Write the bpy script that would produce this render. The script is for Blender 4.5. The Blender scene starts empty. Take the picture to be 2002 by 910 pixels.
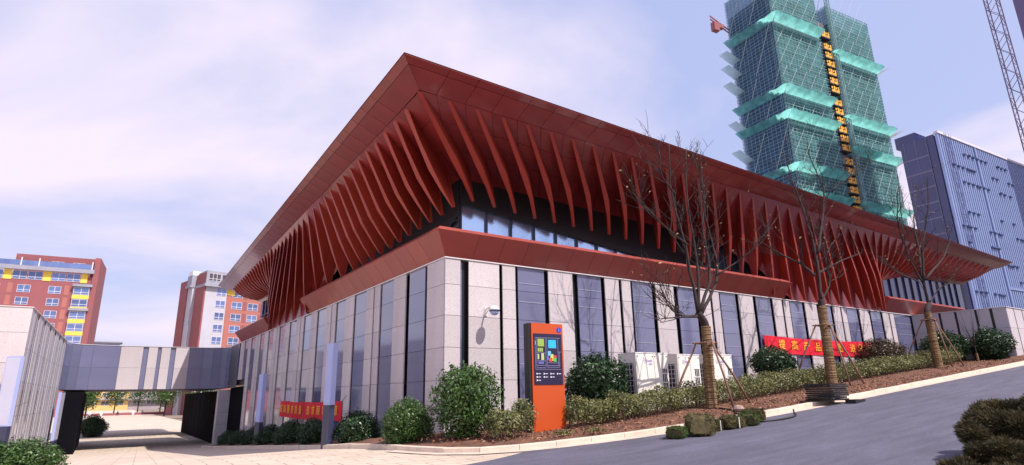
import bpy, math, random
import numpy as np
from mathutils import Vector, Matrix
R = math.radians
scene = bpy.context.scene
COL = scene.collection
random.seed(7)

# ------------------------------------------------------------------ camera
CAM_POS = Vector((-7.95527, -15.17072, 1.30))
YAW, PITCH, ROLL, FPX = 0.970900402, 0.269319429, -0.0190960532, 1145.43
fw = Vector((math.cos(PITCH)*math.cos(YAW), math.cos(PITCH)*math.sin(YAW), math.sin(PITCH)))
rt = Vector((math.sin(YAW), -math.cos(YAW), 0)); up = rt.cross(fw)
r2 = rt*math.cos(ROLL)+up*math.sin(ROLL); u2 = up*math.cos(ROLL)-rt*math.sin(ROLL)
cam = bpy.data.cameras.new('camera'); camo = bpy.data.objects.new('camera', cam); COL.objects.link(camo)
M = Matrix((r2, u2, -fw)).transposed().to_4x4(); M.translation = CAM_POS
camo.matrix_world = M
cam.sensor_width = 36.0; cam.lens = FPX/2002*36.0; cam.clip_end = 3000; cam.clip_start = 0.05
scene.camera = camo

# ------------------------------------------------------------------ world, sun, exposure
SUN = Vector((0.20, -0.56, 0.80)).normalized()
elev = math.asin(SUN.z); azim = math.atan2(SUN.x, SUN.y)
world = bpy.data.worlds.new('World'); scene.world = world; world.use_nodes = True
wn, wl = world.node_tree.nodes, world.node_tree.links
wn.clear()
wout = wn.new('ShaderNodeOutputWorld'); wbg = wn.new('ShaderNodeBackground')
wbg.inputs['Strength'].default_value = 0.10
sky = wn.new('ShaderNodeTexSky'); sky.sky_type = 'NISHITA'; sky.sun_disc = False
sky.sun_elevation = elev; sky.sun_rotation = azim; sky.air_density = 1.0; sky.dust_density = 2.2; sky.ozone_density = 1.0
tc = wn.new('ShaderNodeTexCoord'); sep = wn.new('ShaderNodeSeparateXYZ'); wl.new(tc.outputs['Generated'], sep.inputs[0])
def wmath(op, a, b=None):
    n = wn.new('ShaderNodeMath'); n.operation = op
    for i, v in enumerate((a, b)):
        if v is None: continue
        if isinstance(v, (int, float)): n.inputs[i].default_value = v
        else: wl.new(v, n.inputs[i])
    return n.outputs[0]
zz = wmath('ADD', wmath('MAXIMUM', sep.outputs['Z'], 0.0), 0.22)
comb = wn.new('ShaderNodeCombineXYZ')
wl.new(wmath('DIVIDE', sep.outputs['X'], zz), comb.inputs[0]); wl.new(wmath('DIVIDE', sep.outputs['Y'], zz), comb.inputs[1])
comb.inputs[2].default_value = 1.1
nz = wn.new('ShaderNodeTexNoise'); nz.inputs['Scale'].default_value = 0.95; nz.inputs['Detail'].default_value = 7; nz.inputs['Roughness'].default_value = 0.52; nz.inputs['Distortion'].default_value = 0.35
wl.new(comb.outputs[0], nz.inputs['Vector'])
ramp = wn.new('ShaderNodeValToRGB'); ramp.color_ramp.elements[0].position = 0.41; ramp.color_ramp.elements[1].position = 0.63
wl.new(nz.outputs['Fac'], ramp.inputs[0])
tint = wn.new('ShaderNodeMix'); tint.data_type = 'RGBA'; tint.blend_type = 'MULTIPLY'; tint.inputs['Factor'].default_value = 1.0
wl.new(sky.outputs[0], tint.inputs['A']); tint.inputs['B'].default_value = (2.1, 1.55, 1.25, 1)
haze = wn.new('ShaderNodeMix'); haze.data_type = 'RGBA'; haze.inputs['Factor'].default_value = 0.72
wl.new(tint.outputs['Result'], haze.inputs['A']); haze.inputs['B'].default_value = (4.9, 5.7, 9.4, 1)
mix = wn.new('ShaderNodeMix'); mix.data_type = 'RGBA'
wl.new(ramp.outputs['Color'], mix.inputs['Factor']); wl.new(haze.outputs['Result'], mix.inputs['A'])
mix.inputs['B'].default_value = (8.6, 7.7, 9.1, 1)
wl.new(mix.outputs['Result'], wbg.inputs['Color']); wl.new(wbg.outputs[0], wout.inputs['Surface'])
sun = bpy.data.lights.new('sun', 'SUN'); sun.energy = 5.0; sun.angle = R(0.5); sun.color = (1.0, 0.925, 0.86)
suno = bpy.data.objects.new('sun', sun); COL.objects.link(suno)
suno.rotation_euler = SUN.to_track_quat('Z', 'Y').to_euler(); suno.location = (0, -30, 40)
scene.view_settings.view_transform = 'Standard'; scene.view_settings.look = 'None'
scene.view_settings.exposure = 0.18; scene.view_settings.gamma = 1.0
scene.view_settings.use_curve_mapping = False
scene.render.engine = 'CYCLES'

# ------------------------------------------------------------------ helpers
def tag(o, label=None, cat=None, group=None, kind=None):
    if label: o['label'] = label
    if cat: o['category'] = cat
    if group: o['group'] = group
    if kind: o['kind'] = kind
    return o
def empty(name, loc=(0, 0, 0), rz=0, label=None, cat=None, group=None):
    o = bpy.data.objects.new(name, None); COL.objects.link(o); o.location = loc; o.rotation_euler = (0, 0, rz)
    o.empty_display_size = 0.2
    return tag(o, label, cat, group)
def link(name, me, mat=None, parent=None, loc=None, rot=None, scale=None):
    o = bpy.data.objects.new(name, me); COL.objects.link(o)
    if mat is not None and not me.materials: me.materials.append(mat)
    if parent is not None: o.parent = parent
    if loc is not None: o.location = loc
    if rot is not None: o.rotation_euler = rot
    if scale is not None: o.scale = scale
    return o
class MB:
    def __init__(s): s.v = []; s.f = []
    def add(s, vs, fs):
        k = len(s.v); s.v += [tuple(p) for p in vs]; s.f += [tuple(i+k for i in f) for f in fs]; return s
    def box(s, a, b):
        x0, y0, z0 = a; x1, y1, z1 = b
        return s.add([(x0,y0,z0),(x1,y0,z0),(x1,y1,z0),(x0,y1,z0),(x0,y0,z1),(x1,y0,z1),(x1,y1,z1),(x0,y1,z1)],
                     [(3,2,1,0),(4,5,6,7),(0,1,5,4),(1,2,6,5),(2,3,7,6),(3,0,4,7)])
    def cbox(s, c, d): return s.box([c[i]-d[i]/2 for i in range(3)], [c[i]+d[i]/2 for i in range(3)])
    def prism(s, poly, vec):
        n = len(poly); vec = Vector(vec); a = [Vector(p) for p in poly]; b = [p+vec for p in a]
        return s.add(a+b, [tuple(range(n-1, -1, -1)), tuple(range(n, 2*n))]+[(i, (i+1) % n, n+(i+1) % n, n+i) for i in range(n)])
    def tube(s, pts, rad, n=8, cap=True):
        pts = [Vector(p) for p in pts]; m = len(pts)
        if not hasattr(rad, '__len__'): rad = [rad]*m
        t0 = (pts[1]-pts[0]).normalized(); x = t0.orthogonal().normalized()
        vs = []
        for i, p in enumerate(pts):
            t = (pts[min(i+1, m-1)]-pts[max(i-1, 0)]).normalized()
            x = (x-t*x.dot(t)).normalized(); y = t.cross(x)
            for k in range(n):
                a = 2*math.pi*k/n; vs.append(p+(x*math.cos(a)+y*math.sin(a))*rad[i])
        fs = [(i*n+k, i*n+(k+1) % n, (i+1)*n+(k+1) % n, (i+1)*n+k) for i in range(m-1) for k in range(n)]
        if cap: fs += [tuple(range(n-1, -1, -1)), tuple((m-1)*n+k for k in range(n))]
        return s.add(vs, fs)
    def bar(s, p, q, w, h=None):
        h = h or w; p, q = Vector(p), Vector(q); t = (q-p).normalized()
        x = t.cross(Vector((0, 0, 1)))
        if x.length < 1e-3: x = Vector((1, 0, 0))
        x.normalize(); y = x.cross(t)
        o = [(-1,-1),(1,-1),(1,1),(-1,1)]
        vs = [p+x*(w/2*a)+y*(h/2*b) for a, b in o]+[q+x*(w/2*a)+y*(h/2*b) for a, b in o]
        return s.add(vs, [(3,2,1,0),(4,5,6,7),(0,1,5,4),(1,2,6,5),(2,3,7,6),(3,0,4,7)])
    def lathe(s, prof, n=16, c=(0, 0, 0)):
        vs = []; m = len(prof)
        for r, z in prof:
            for k in range(n):
                a = 2*math.pi*k/n; vs.append((c[0]+r*math.cos(a), c[1]+r*math.sin(a), c[2]+z))
        return s.add(vs, [(i*n+k, i*n+(k+1) % n, (i+1)*n+(k+1) % n, (i+1)*n+k) for i in range(m-1) for k in range(n)]+[tuple(range(n-1, -1, -1)), tuple((m-1)*n+k for k in range(n))])
    def mesh(s, name, smooth=False):
        me = bpy.data.meshes.new(name); me.from_pydata(s.v, [], s.f); me.update()
        if smooth: me.polygons.foreach_set('use_smooth', [True]*len(me.polygons))
        return me
    def build(s, name, mat, parent=None, smooth=False, **k):
        return link(name, s.mesh(name, smooth), mat, parent, **k)
_boxes = {}
def box_mesh(name, d, mat, bev=0.0):
    key = (name, tuple(round(x, 3) for x in d), mat.name)
    if key not in _boxes:
        m = MB().cbox((0, 0, 0), d).mesh(name); m.materials.append(mat); _boxes[key] = m
    return _boxes[key]
def npmesh(name, V, F, smooth=False):
    me = bpy.data.meshes.new(name); V = np.asarray(V, np.float32); F = np.asarray(F, np.int32); k = F.shape[1]
    me.vertices.add(len(V)); me.vertices.foreach_set('co', V.ravel())
    me.loops.add(F.size); me.loops.foreach_set('vertex_index', F.ravel())
    me.polygons.add(len(F)); me.polygons.foreach_set('loop_start', np.arange(0, F.size, k, dtype=np.int32))
    me.update(calc_edges=True)
    if smooth: me.polygons.foreach_set('use_smooth', [True]*len(F))
    return me
def copy_tree(o, parent=None):
    c = o.copy(); COL.objects.link(c); c.parent = parent
    for ch in list(o.children): copy_tree(ch, c)
    return c
def panel(name, q, mat, parent, gap=0.012, th=0.03):
    """a separate cladding sheet through four corner points, shrunk by half a joint, th thick behind its face"""
    q = [Vector(p) for p in q]; c = sum(q, Vector())/4
    n = (q[2]-q[0]).cross(q[3]-q[1]).normalized()
    vs = []
    for i in range(4):
        a, b, d = q[i], q[(i+1) % 4], q[(i-1) % 4]
        e1 = (b-a); e2 = (d-a)
        e1 = e1.normalized() if e1.length > 1e-6 else Vector(); e2 = e2.normalized() if e2.length > 1e-6 else Vector()
        vs.append(a+(e1+e2)*gap-c)
    mb = MB().add(vs+[v-n*th for v in vs], [(0,1,2,3),(7,6,5,4),(1,0,4,5),(2,1,5,6),(3,2,6,7),(0,3,7,4)])
    return mb.build(name, mat, parent, loc=c)
def interp(x, tab, k):
    if x <= tab[0][0]: return tab[0][k]
    for a, b in zip(tab, tab[1:]):
        if x <= b[0]:
            f = (x-a[0])/(b[0]-a[0]); return a[k]+(b[k]-a[k])*f
    return tab[-1][k]
lerp = lambda a, b, t: a+(b-a)*t
_font = None
def text_mesh(body, size):
    cu = bpy.data.curves.new('lettering', 'FONT'); cu.body = body; cu.size = size; cu.extrude = 0.002; cu.align_x = 'CENTER'; cu.align_y = 'CENTER'; cu.resolution_u = 3
    o = bpy.data.objects.new('lettering', cu); COL.objects.link(o)
    bpy.context.view_layer.update()
    dg = bpy.context.evaluated_depsgraph_get(); me = bpy.data.meshes.new_from_object(o.evaluated_get(dg)); me.name = 'lettering'
    bpy.data.objects.remove(o); bpy.data.curves.remove(cu)
    return me

# ------------------------------------------------------------------ materials
def mat(name, col, rough=0.6, var=0.12, scale=6.0, metal=0.0, bump=0.0, bscale=40.0, col2=None, detail=5, rnd=0.0, coords='Object', spec=0.5, stretch=None, island=0.0, coat=0.0, alpha=None, ior=None, speck=None, trans=0.0):
    m = bpy.data.materials.new(name); m.use_nodes = True
    n, l = m.node_tree.nodes, m.node_tree.links; b = n['Principled BSDF']
    b.inputs['Roughness'].default_value = rough; b.inputs['Metallic'].default_value = metal; b.inputs['Specular IOR Level'].default_value = spec
    if ior: b.inputs['IOR'].default_value = ior
    if coat: b.inputs['Coat Weight'].default_value = coat; b.inputs['Coat Roughness'].default_value = 0.08
    if alpha is not None: b.inputs['Alpha'].default_value = alpha
    t = n.new('ShaderNodeTexCoord'); vec = t.outputs[coords]
    if coords == 'World':
        pass
    if stretch:
        mp = n.new('ShaderNodeMapping'); mp.inputs['Scale'].default_value = stretch; l.new(vec, mp.inputs['Vector']); vec = mp.outputs[0]
    nz = n.new('ShaderNodeTexNoise'); nz.inputs['Scale'].default_value = scale; nz.inputs['Detail'].default_value = detail; l.new(vec, nz.inputs['Vector'])
    mr = n.new('ShaderNodeMapRange'); mr.inputs['From Min'].default_value = 0.3; mr.inputs['From Max'].default_value = 0.7; l.new(nz.outputs['Fac'], mr.inputs['Value'])
    mx = n.new('ShaderNodeMix'); mx.data_type = 'RGBA'; l.new(mr.outputs[0], mx.inputs['Factor'])
    c2 = col2 or tuple(min(1, c*(1+var)) for c in col); c1 = col if col2 else tuple(c*(1-var) for c in col)
    mx.inputs['A'].default_value = (*c1, 1); mx.inputs['B'].default_value = (*c2, 1); cur = mx.outputs['Result']
    if speck:
        s2 = n.new('ShaderNodeTexNoise'); s2.inputs['Scale'].default_value = speck[0]; s2.inputs['Detail'].default_value = 2; l.new(t.outputs[coords], s2.inputs['Vector'])
        r = n.new('ShaderNodeMapRange'); r.inputs['From Min'].default_value = speck[1]; r.inputs['From Max'].default_value = speck[1]+0.09; l.new(s2.outputs['Fac'], r.inputs['Value'])
        m2 = n.new('ShaderNodeMix'); m2.data_type = 'RGBA'; l.new(r.outputs[0], m2.inputs['Factor']); l.new(cur, m2.inputs['A']); m2.inputs['B'].default_value = (*speck[2], 1); cur = m2.outputs['Result']
    if rnd or island:
        if rnd: oi = n.new('ShaderNodeObjectInfo').outputs['Random']
        else: oi = n.new('ShaderNodeNewGeometry').outputs['Random Per Island']
        a = rnd or island
        r = n.new('ShaderNodeMapRange'); r.inputs['To Min'].default_value = 1-a; r.inputs['To Max'].default_value = 1+a; l.new(oi, r.inputs['Value'])
        hs = n.new('ShaderNodeHueSaturation'); l.new(r.outputs[0], hs.inputs['Value']); l.new(cur, hs.inputs['Color']); cur = hs.outputs[0]
    l.new(cur, b.inputs['Base Color'])
    if bump:
        bn = n.new('ShaderNodeTexNoise'); bn.inputs['Scale'].default_value = bscale; bn.inputs['Detail'].default_value = 6; l.new(vec, bn.inputs['Vector'])
        bp = n.new('ShaderNodeBump'); bp.inputs['Strength'].default_value = bump; bp.inputs['Distance'].default_value = 0.02; l.new(bn.outputs['Fac'], bp.inputs['Height']); l.new(bp.outputs[0], b.inputs['Normal'])
    if trans:
        tr = n.new('ShaderNodeBsdfTranslucent'); ms = n.new('ShaderNodeMixShader'); ms.inputs[0].default_value = trans
        l.new(cur, tr.inputs['Color']); l.new(b.outputs[0], ms.inputs[1]); l.new(tr.outputs[0], ms.inputs[2]); l.new(ms.outputs[0], n['Material Output'].inputs['Surface'])
    return m
M_ = {}
M_['granite'] = mat('granite', (0.545,0.495,0.51), 0.55, 0.09, 1.2, rnd=0.09, stretch=(1, 1, 0.3), bump=0.12, bscale=90, speck=(75.0, 0.56, (0.33,0.29,0.31)))
M_['granite_grey'] = mat('granite_grey', (0.46,0.445,0.50), 0.4, 0.05, 2.0, rnd=0.06, bump=0.1, bscale=90, speck=(75.0, 0.56, (0.36,0.33,0.36)))
M_['spandrel'] = mat('spandrel_glass', (0.125,0.13,0.23), 0.10, 0.06, 0.8, spec=0.9, rnd=0.06, coat=0.6)
M_['reveal'] = mat('dark_reveal', (0.012,0.012,0.016), 0.35, 0.1)
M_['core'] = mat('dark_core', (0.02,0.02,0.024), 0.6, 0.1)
M_['coping'] = mat('coping_metal', (0.72,0.66,0.66), 0.35, 0.04, metal=0.2)
M_['red'] = mat('red_cladding', (0.215,0.026,0.029), 0.34, 0.14, 1.1, rnd=0.07, spec=0.5, coat=0.35)
M_['red_fin'] = mat('red_fin_lit', (0.31,0.038,0.023), 0.40, 0.08, 1.5, rnd=0.05, spec=0.45)  # brighter copy of the cladding red: light on the fins put into colour
M_['red_sunlit'] = mat('sunlit_red_cladding', (0.31,0.060,0.050), 0.40, 0.08, 1.3, rnd=0.06, coat=0.2)  # cladding red lightened: sunlight on the band is put into its colour
M_['red_dark'] = mat('red_joint', (0.05,0.010,0.010), 0.7, 0.1)
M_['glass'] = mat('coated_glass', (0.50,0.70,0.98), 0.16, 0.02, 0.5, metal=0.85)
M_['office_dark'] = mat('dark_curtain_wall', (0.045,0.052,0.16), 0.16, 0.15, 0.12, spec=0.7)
M_['mullion'] = mat('mullion_metal', (0.03,0.03,0.045), 0.4, 0.1)
M_['dark_panel'] = mat('dark_grey_panel', (0.15,0.155,0.26), 0.22, 0.06, 0.8, rnd=0.08, coat=0.3)
M_['black_gloss'] = mat('black_glass', (0.006,0.006,0.009), 0.9, 0.1, spec=0.05)
M_['asphalt'] = mat('asphalt', (0.088,0.086,0.126), 0.85, 0.1, 0.35, bump=0.5, bscale=70, speck=(55.0, 0.62, (0.25,0.235,0.29)))
M_['paving'] = None
M_['kerb'] = mat('kerb_concrete', (0.62,0.52,0.42), 0.8, 0.12, 3.0, rnd=0.06, bump=0.25, bscale=30)
M_['gutter'] = mat('gutter_concrete', (0.56,0.45,0.38), 0.85, 0.15, 2.0, bump=0.3, bscale=30)
M_['soil'] = mat('mulch_soil', (0.085,0.040,0.026), 0.95, 0.5, 3.0, col2=(0.19,0.085,0.052), bump=1.0, bscale=14)
M_['earth'] = mat('earth', (0.22,0.17,0.13), 0.95, 0.3, 0.4, bump=0.4, bscale=3)
M_['leaf_dark'] = mat('leaf_dark', (0.026,0.062,0.022), 0.38, 0.3, 4.0, island=0.5, trans=0.12)
M_['leaf_mid'] = mat('leaf_mid', (0.055,0.115,0.025), 0.42, 0.3, 4.0, island=0.5, trans=0.18)
M_['leaf_hedge'] = mat('leaf_hedge', (0.055,0.080,0.020), 0.5, 0.3, 3.0, col2=(0.26,0.25,0.095), island=0.5, trans=0.2)
M_['leaf_red'] = mat('leaf_red', (0.06,0.06,0.025), 0.45, 0.3, 4.0, col2=(0.10,0.045,0.03), island=0.5, trans=0.1)
M_['needle'] = mat('needle', (0.022,0.024,0.010), 0.7, 0.3, 3.5, col2=(0.11,0.085,0.03), island=0.5, trans=0.1)
M_['twig'] = mat('twig_bark', (0.10,0.065,0.05), 0.9, 0.3, 9.0)
M_['bark'] = mat('bark', (0.034,0.021,0.021), 0.9, 0.35, 7.0, bump=0.5, bscale=25, stretch=(1, 1, 0.25))
M_['straw'] = mat('straw_rope', (0.13,0.075,0.038), 0.95, 0.35, 9.0, col2=(0.29,0.185,0.09), bump=1.0, bscale=40, stretch=(0.4, 0.4, 3))
M_['stake'] = mat('stake_wood', (0.22,0.12,0.085), 0.85, 0.3, 12.0, stretch=(1, 1, 0.2))
M_['orange'] = mat('orange_paint', (0.50,0.072,0.011), 0.38, 0.03, 1.0)
M_['screen'] = mat('map_board', (0.018,0.013,0.045), 0.2, 0.1)
M_['white'] = mat('white_paint', (0.80,0.79,0.78), 0.45, 0.03, 2.0)
M_['cream'] = mat('cream_enamel', (0.78,0.74,0.68), 0.4, 0.03, 2.0)
M_['grille'] = mat('grille_black', (0.015,0.015,0.02), 0.5, 0.1)
M_['navy'] = mat('navy_paint', (0.035,0.04,0.085), 0.3, 0.05)
M_['skyblue'] = mat('pale_blue_acrylic', (0.38,0.45,0.78), 0.22, 0.06, 1.5, coat=0.4)
M_['banner'] = mat('banner_cloth', (0.72,0.008,0.030), 0.7, 0.10, 2.0, trans=0.1, bump=0.3, bscale=5)
M_['yellow_ink'] = mat('yellow_ink', (0.95,0.55,0.03), 0.6, 0.04)
M_['purple_ink'] = mat('purple_ink', (0.10,0.06,0.42), 0.5, 0.04)
M_['blackplastic'] = mat('black_plastic', (0.010,0.010,0.011), 0.5, 0.2, 3.0)
M_['turf'] = mat('turf_grass', (0.04,0.055,0.015), 0.8, 0.4, 5.0, col2=(0.17,0.14,0.05), island=0.5, trans=0.15)
M_['turf_green'] = mat('turf_green', (0.055,0.11,0.018), 0.8, 0.3, 5.0, island=0.5, trans=0.15)
M_['turf_soil'] = mat('turf_soil', (0.07,0.055,0.022), 0.95, 0.4, 8.0, bump=1.0, bscale=20)
M_['brick_red'] = mat('terracotta_render', (0.29,0.095,0.105), 0.8, 0.06, 0.4)
M_['brick_orange'] = mat('orange_render', (0.40,0.15,0.125), 0.8, 0.06, 0.4)
M_['render_white'] = mat('white_render', (0.47,0.47,0.54), 0.8, 0.05, 0.4)
M_['yellow'] = mat('yellow_render', (0.85,0.62,0.10), 0.7, 0.05, 0.4)
M_['grey_trim'] = mat('grey_trim', (0.30,0.31,0.38), 0.6, 0.08, 0.5)
M_['apt_glass'] = mat('blue_window_glass', (0.16,0.22,0.42), 0.08, 0.2, 0.4, metal=0.5, rnd=0.25)
M_['frame'] = mat('window_frame_white', (0.68,0.68,0.75), 0.5, 0.04)
M_['slate'] = mat('slate_dark', (0.065,0.065,0.085), 0.5, 0.15, 0.8)

def paving_mat():
    m = bpy.data.materials.new('plaza_paving'); m.use_nodes = True; n, l = m.node_tree.nodes, m.node_tree.links; b = n['Principled BSDF']
    t = n.new('ShaderNodeTexCoord'); mp = n.new('ShaderNodeMapping'); mp.inputs['Rotation'].default_value = (0, 0, R(3)); l.new(t.outputs['Object'], mp.inputs[0])
    br = n.new('ShaderNodeTexBrick'); br.inputs['Scale'].default_value = 1.0; br.inputs['Brick Width'].default_value = 0.9; br.inputs['Row Height'].default_value = 0.45; br.inputs['Mortar Size'].default_value = 0.014
    br.inputs['Color1'].default_value = (0.53,0.435,0.345,1); br.inputs['Color2'].default_value = (0.59,0.49,0.395,1); br.inputs['Mortar'].default_value = (0.26,0.20,0.17,1); l.new(mp.outputs[0], br.inputs['Vector'])
    nz = n.new('ShaderNodeTexNoise'); nz.inputs['Scale'].default_value = 0.5; nz.inputs['Detail'].default_value = 8; l.new(mp.outputs[0], nz.inputs['Vector'])
    mr = n.new('ShaderNodeMapRange'); mr.inputs['To Min'].default_value = 0.68; mr.inputs['To Max'].default_value = 1.3; l.new(nz.outputs['Fac'], mr.inputs['Value'])
    hs = n.new('ShaderNodeHueSaturation'); l.new(mr.outputs[0], hs.inputs['Value']); l.new(br.outputs['Color'], hs.inputs['Color']); l.new(hs.outputs[0], b.inputs['Base Color'])
    bp = n.new('ShaderNodeBump'); bp.inputs['Strength'].default_value = 0.4; bp.inputs['Distance'].default_value = 0.01; bp.invert = True; l.new(br.outputs['Fac'], bp.inputs['Height']); l.new(bp.outputs[0], b.inputs['Normal'])
    b.inputs['Roughness'].default_value = 0.75
    return m
M_['paving'] = paving_mat()
def asphalt_streaks(m):
    n, l = m.node_tree.nodes, m.node_tree.links; b = n['Principled BSDF']
    src = b.inputs['Base Color'].links[0].from_socket
    t = n.new('ShaderNodeTexCoord'); mp = n.new('ShaderNodeMapping'); mp.inputs['Scale'].default_value = (0.22, 1.7, 1); mp.inputs['Rotation'].default_value = (0, 0, R(2)); l.new(t.outputs['Object'], mp.inputs[0])
    nz = n.new('ShaderNodeTexNoise'); nz.inputs['Scale'].default_value = 2.2; nz.inputs['Detail'].default_value = 8; nz.inputs['Roughness'].default_value = 0.65; l.new(mp.outputs[0], nz.inputs['Vector'])
    mr = n.new('ShaderNodeMapRange'); mr.inputs['From Min'].default_value = 0.32; mr.inputs['From Max'].default_value = 0.72; mr.inputs['To Min'].default_value = 0.80; mr.inputs['To Max'].default_value = 1.30; l.new(nz.outputs['Fac'], mr.inputs['Value'])
    hs = n.new('ShaderNodeHueSaturation'); l.new(mr.outputs[0], hs.inputs['Value']); l.new(src, hs.inputs['Color']); l.new(hs.outputs[0], b.inputs['Base Color'])
asphalt_streaks(M_['asphalt'])

# ------------------------------------------------------------------ ground
def sp(x, w=1.5): return x if x/w > 30 else w*math.log1p(math.exp(x/w))
def sm(x, a, b):
    t = max(0, min(1, (x-a)/(b-a))); return t*t*(3-2*t)
def g(x, y):
    zx = 0.08*(sp(x)-sp(x-62))
    zy = 0.057*(sp(y, 1.0)-sp(y-36, 1.0))
    return zx*(1-sm(y, 1, 6))-zy*(1-sm(x, 0.5, 6)*(1-sm(y, 33, 38)))
def seg(*parts):
    out = []
    for a, b, s in parts:
        n = max(1, round((b-a)/s)); out += [a+(b-a)*i/n for i in range(n)]
    return out+[parts[-1][1]]
def sheet(name, xs, ys, dz, m, kind='structure', f=None):
    V = [(x, y, (f or g)(x, y)+dz) for y in ys for x in xs]; n = len(xs)
    F = [(j*n+i, j*n+i+1, (j+1)*n+i+1, (j+1)*n+i) for j in range(len(ys)-1) for i in range(n-1)]
    o = link(name, npmesh(name, V, F, True), m); o['kind'] = kind; return o
def loft(name, A, B, m, mat_, dzA, dzB, kind='structure', noise=0.0, parent=None, mid=0.0):
    V = []; rnd = random.Random(3)
    for a, b in zip(A, B):
        for j in range(m+1):
            t = j/m; x, y = lerp(a[0], b[0], t), lerp(a[1], b[1], t)
            V.append((x, y, g(x, y)+lerp(dzA, dzB, t)+mid*math.sin(math.pi*t)+(noise*(rnd.random()-.5) if 0 < j < m else 0)))
    F = [(i*(m+1)+j, i*(m+1)+j+1, (i+1)*(m+1)+j+1, (i+1)*(m+1)+j) for i in range(len(A)-1) for j in range(m)]
    me = npmesh(name, V, F, True)
    o = link(name, me, mat_, parent)
    if kind: o['kind'] = kind
    return o
sheet('ground', seg((-900,-60,120),(-60,-15,3),(-15,70,0.5),(70,900,120)), seg((-300,-30,60),(-30,45,0.5),(45,130,8),(130,1200,180)), -0.06, M_['earth'])
sheet('plaza_paving', seg((-90,-15,5),(-15,4,0.5)), seg((-60,-20,5),(-20,45,0.5),(45,330,15)), 0.0, M_['paving'])
# road kerb line (road side), running from the far end of the left bed round the corner and up the slope
KL = [(-2.45, 27.0), (-2.40, 20.0), (-2.25, 10.0), (-2.12, 4.0), (-1.85, 0.0), (-1.62, -2.0), (-1.25, -3.0), (-0.6, -3.55), (0.4, -3.85), (2.0, -4.25), (4.5, -4.75), (8.0, -5.1), (12.0, -5.2), (20.0, -5.3), (30.0, -5.4), (45.0, -5.5), (62.0, -5.6)]
def resample(P, step):
    out = [Vector(P[0])]; acc = 0
    for a, b in zip(P, P[1:]):
        a, b = Vector(a), Vector(b); L = (b-a).length; d = step-acc
        while d <= L: out.append(a+(b-a)*(d/L)); d += step
        acc = (acc+L) % step
    return out
def smooth_pts(P, it=2):
    for _ in range(it):
        Q = [P[0]]
        for a, b in zip(P, P[1:]):
            Q += [(a[0]*.75+b[0]*.25, a[1]*.75+b[1]*.25), (a[0]*.25+b[0]*.75, a[1]*.25+b[1]*.75)]
        P = Q+[P[-1]]
    return P
KS = resample(smooth_pts(KL), 0.9)
def normal2(P, i):
    t = (P[min(i+1, len(P)-1)]-P[max(i-1, 0)]).normalized(); return Vector((-t.y, t.x))   # towards the bed (left of travel)
KN = [normal2(KS, i) for i in range(len(KS))]
split = next(i for i, p in enumerate(KS) if p.y < -3.4)
# asphalt
rx = [-2.35, -1.2, 0.0]+seg((1, 36, 0.5), (36, 62, 1))
def kerb_y(x):
    return interp(x, [(p.x, p.y) for p in KS[split-2:]], 1)
A = [(x, kerb_y(x)-0.30 if x > -1.2 else -4.6) for x in rx]; A[0] = (-2.35, -5.0)
B = [(x-2.2 if x > 4 else -4.5+(x+2.35)*0.9, -46.0) for x in rx]
V = []; n_ = 60
for a, b in zip(A, B):
    for j in range(n_+1):
        t = (j/n_)**1.8; x, y = lerp(a[0], b[0], t), lerp(a[1], b[1], t); V.append((x, y, g(x, y)+0.012))
F = [(i*(n_+1)+j, (i+1)*(n_+1)+j, (i+1)*(n_+1)+j+1, i*(n_+1)+j+1)[::-1] for i in range(len(A)-1) for j in range(n_)]
ro = link('road', npmesh('road', V, F, True), M_['asphalt']); ro['kind'] = 'structure'
# gutter strip
loft('gutter', [p-n*0.34 for p, n in zip(KS[split-4:], KN[split-4:])], [p+n*0.01 for p, n in zip(KS[split-4:], KN[split-4:])], 2, M_['gutter'], 0.018, 0.018)
# kerb stones, each its own
kerb = empty('kerb', (0, 0, 0)); kerb['kind'] = 'structure'
for i in range(len(KS)-1):
    if KS[i].x > 34: break
    a, b, na, nb = KS[i], KS[i+1], KN[i], KN[i+1]; t = (b-a).normalized()*0.006
    dz = random.uniform(-0.006, 0.006); h = 0.13
    ring = []
    for p, n in ((a+t, na), (b-t, nb)):
        z = g(p.x, p.y)+dz
        ring.append([(p.x, p.y, z-0.1), (p.x, p.y, z+h-0.015), (p.x+n.x*0.015, p.y+n.y*0.015, z+h), (p.x+n.x*0.15, p.y+n.y*0.15, z+h), (p.x+n.x*0.15, p.y+n.y*0.15, z-0.1)])
    m5 = MB().add(ring[0]+ring[1], [(0,1,2,3,4),(9,8,7,6,5)]+[(k, k+5, (k+1) % 5+5, (k+1) % 5) for k in range(5)])
    m5.build('kerbstone', M_['kerb'], kerb)
# planting beds
bi = [i for i, p in enumerate(KS) if p.x <= 36]
A = [KS[i]+KN[i]*0.14 for i in bi]
Bw = []
for p in A:
    if p.y > 0.4: Bw.append(Vector((0.05, p.y)))
    elif p.x < 0.2: Bw.append(Vector((0.05, 0.05)))
    else: Bw.append(Vector((min(p.x, 30.6), 0.05)) if p.x < 30.3 else Vector((p.x, -4.2)))
loft('planting_bed', A, Bw, 14, M_['soil'], 0.10, 0.26, noise=0.05, mid=0.03)
def bedz(x, y):
    if y > 0: return g(x, y)+0.16
    return g(x, y)+lerp(0.10, 0.26, max(0, min(1, (y+5)/5)))+0.02

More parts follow.
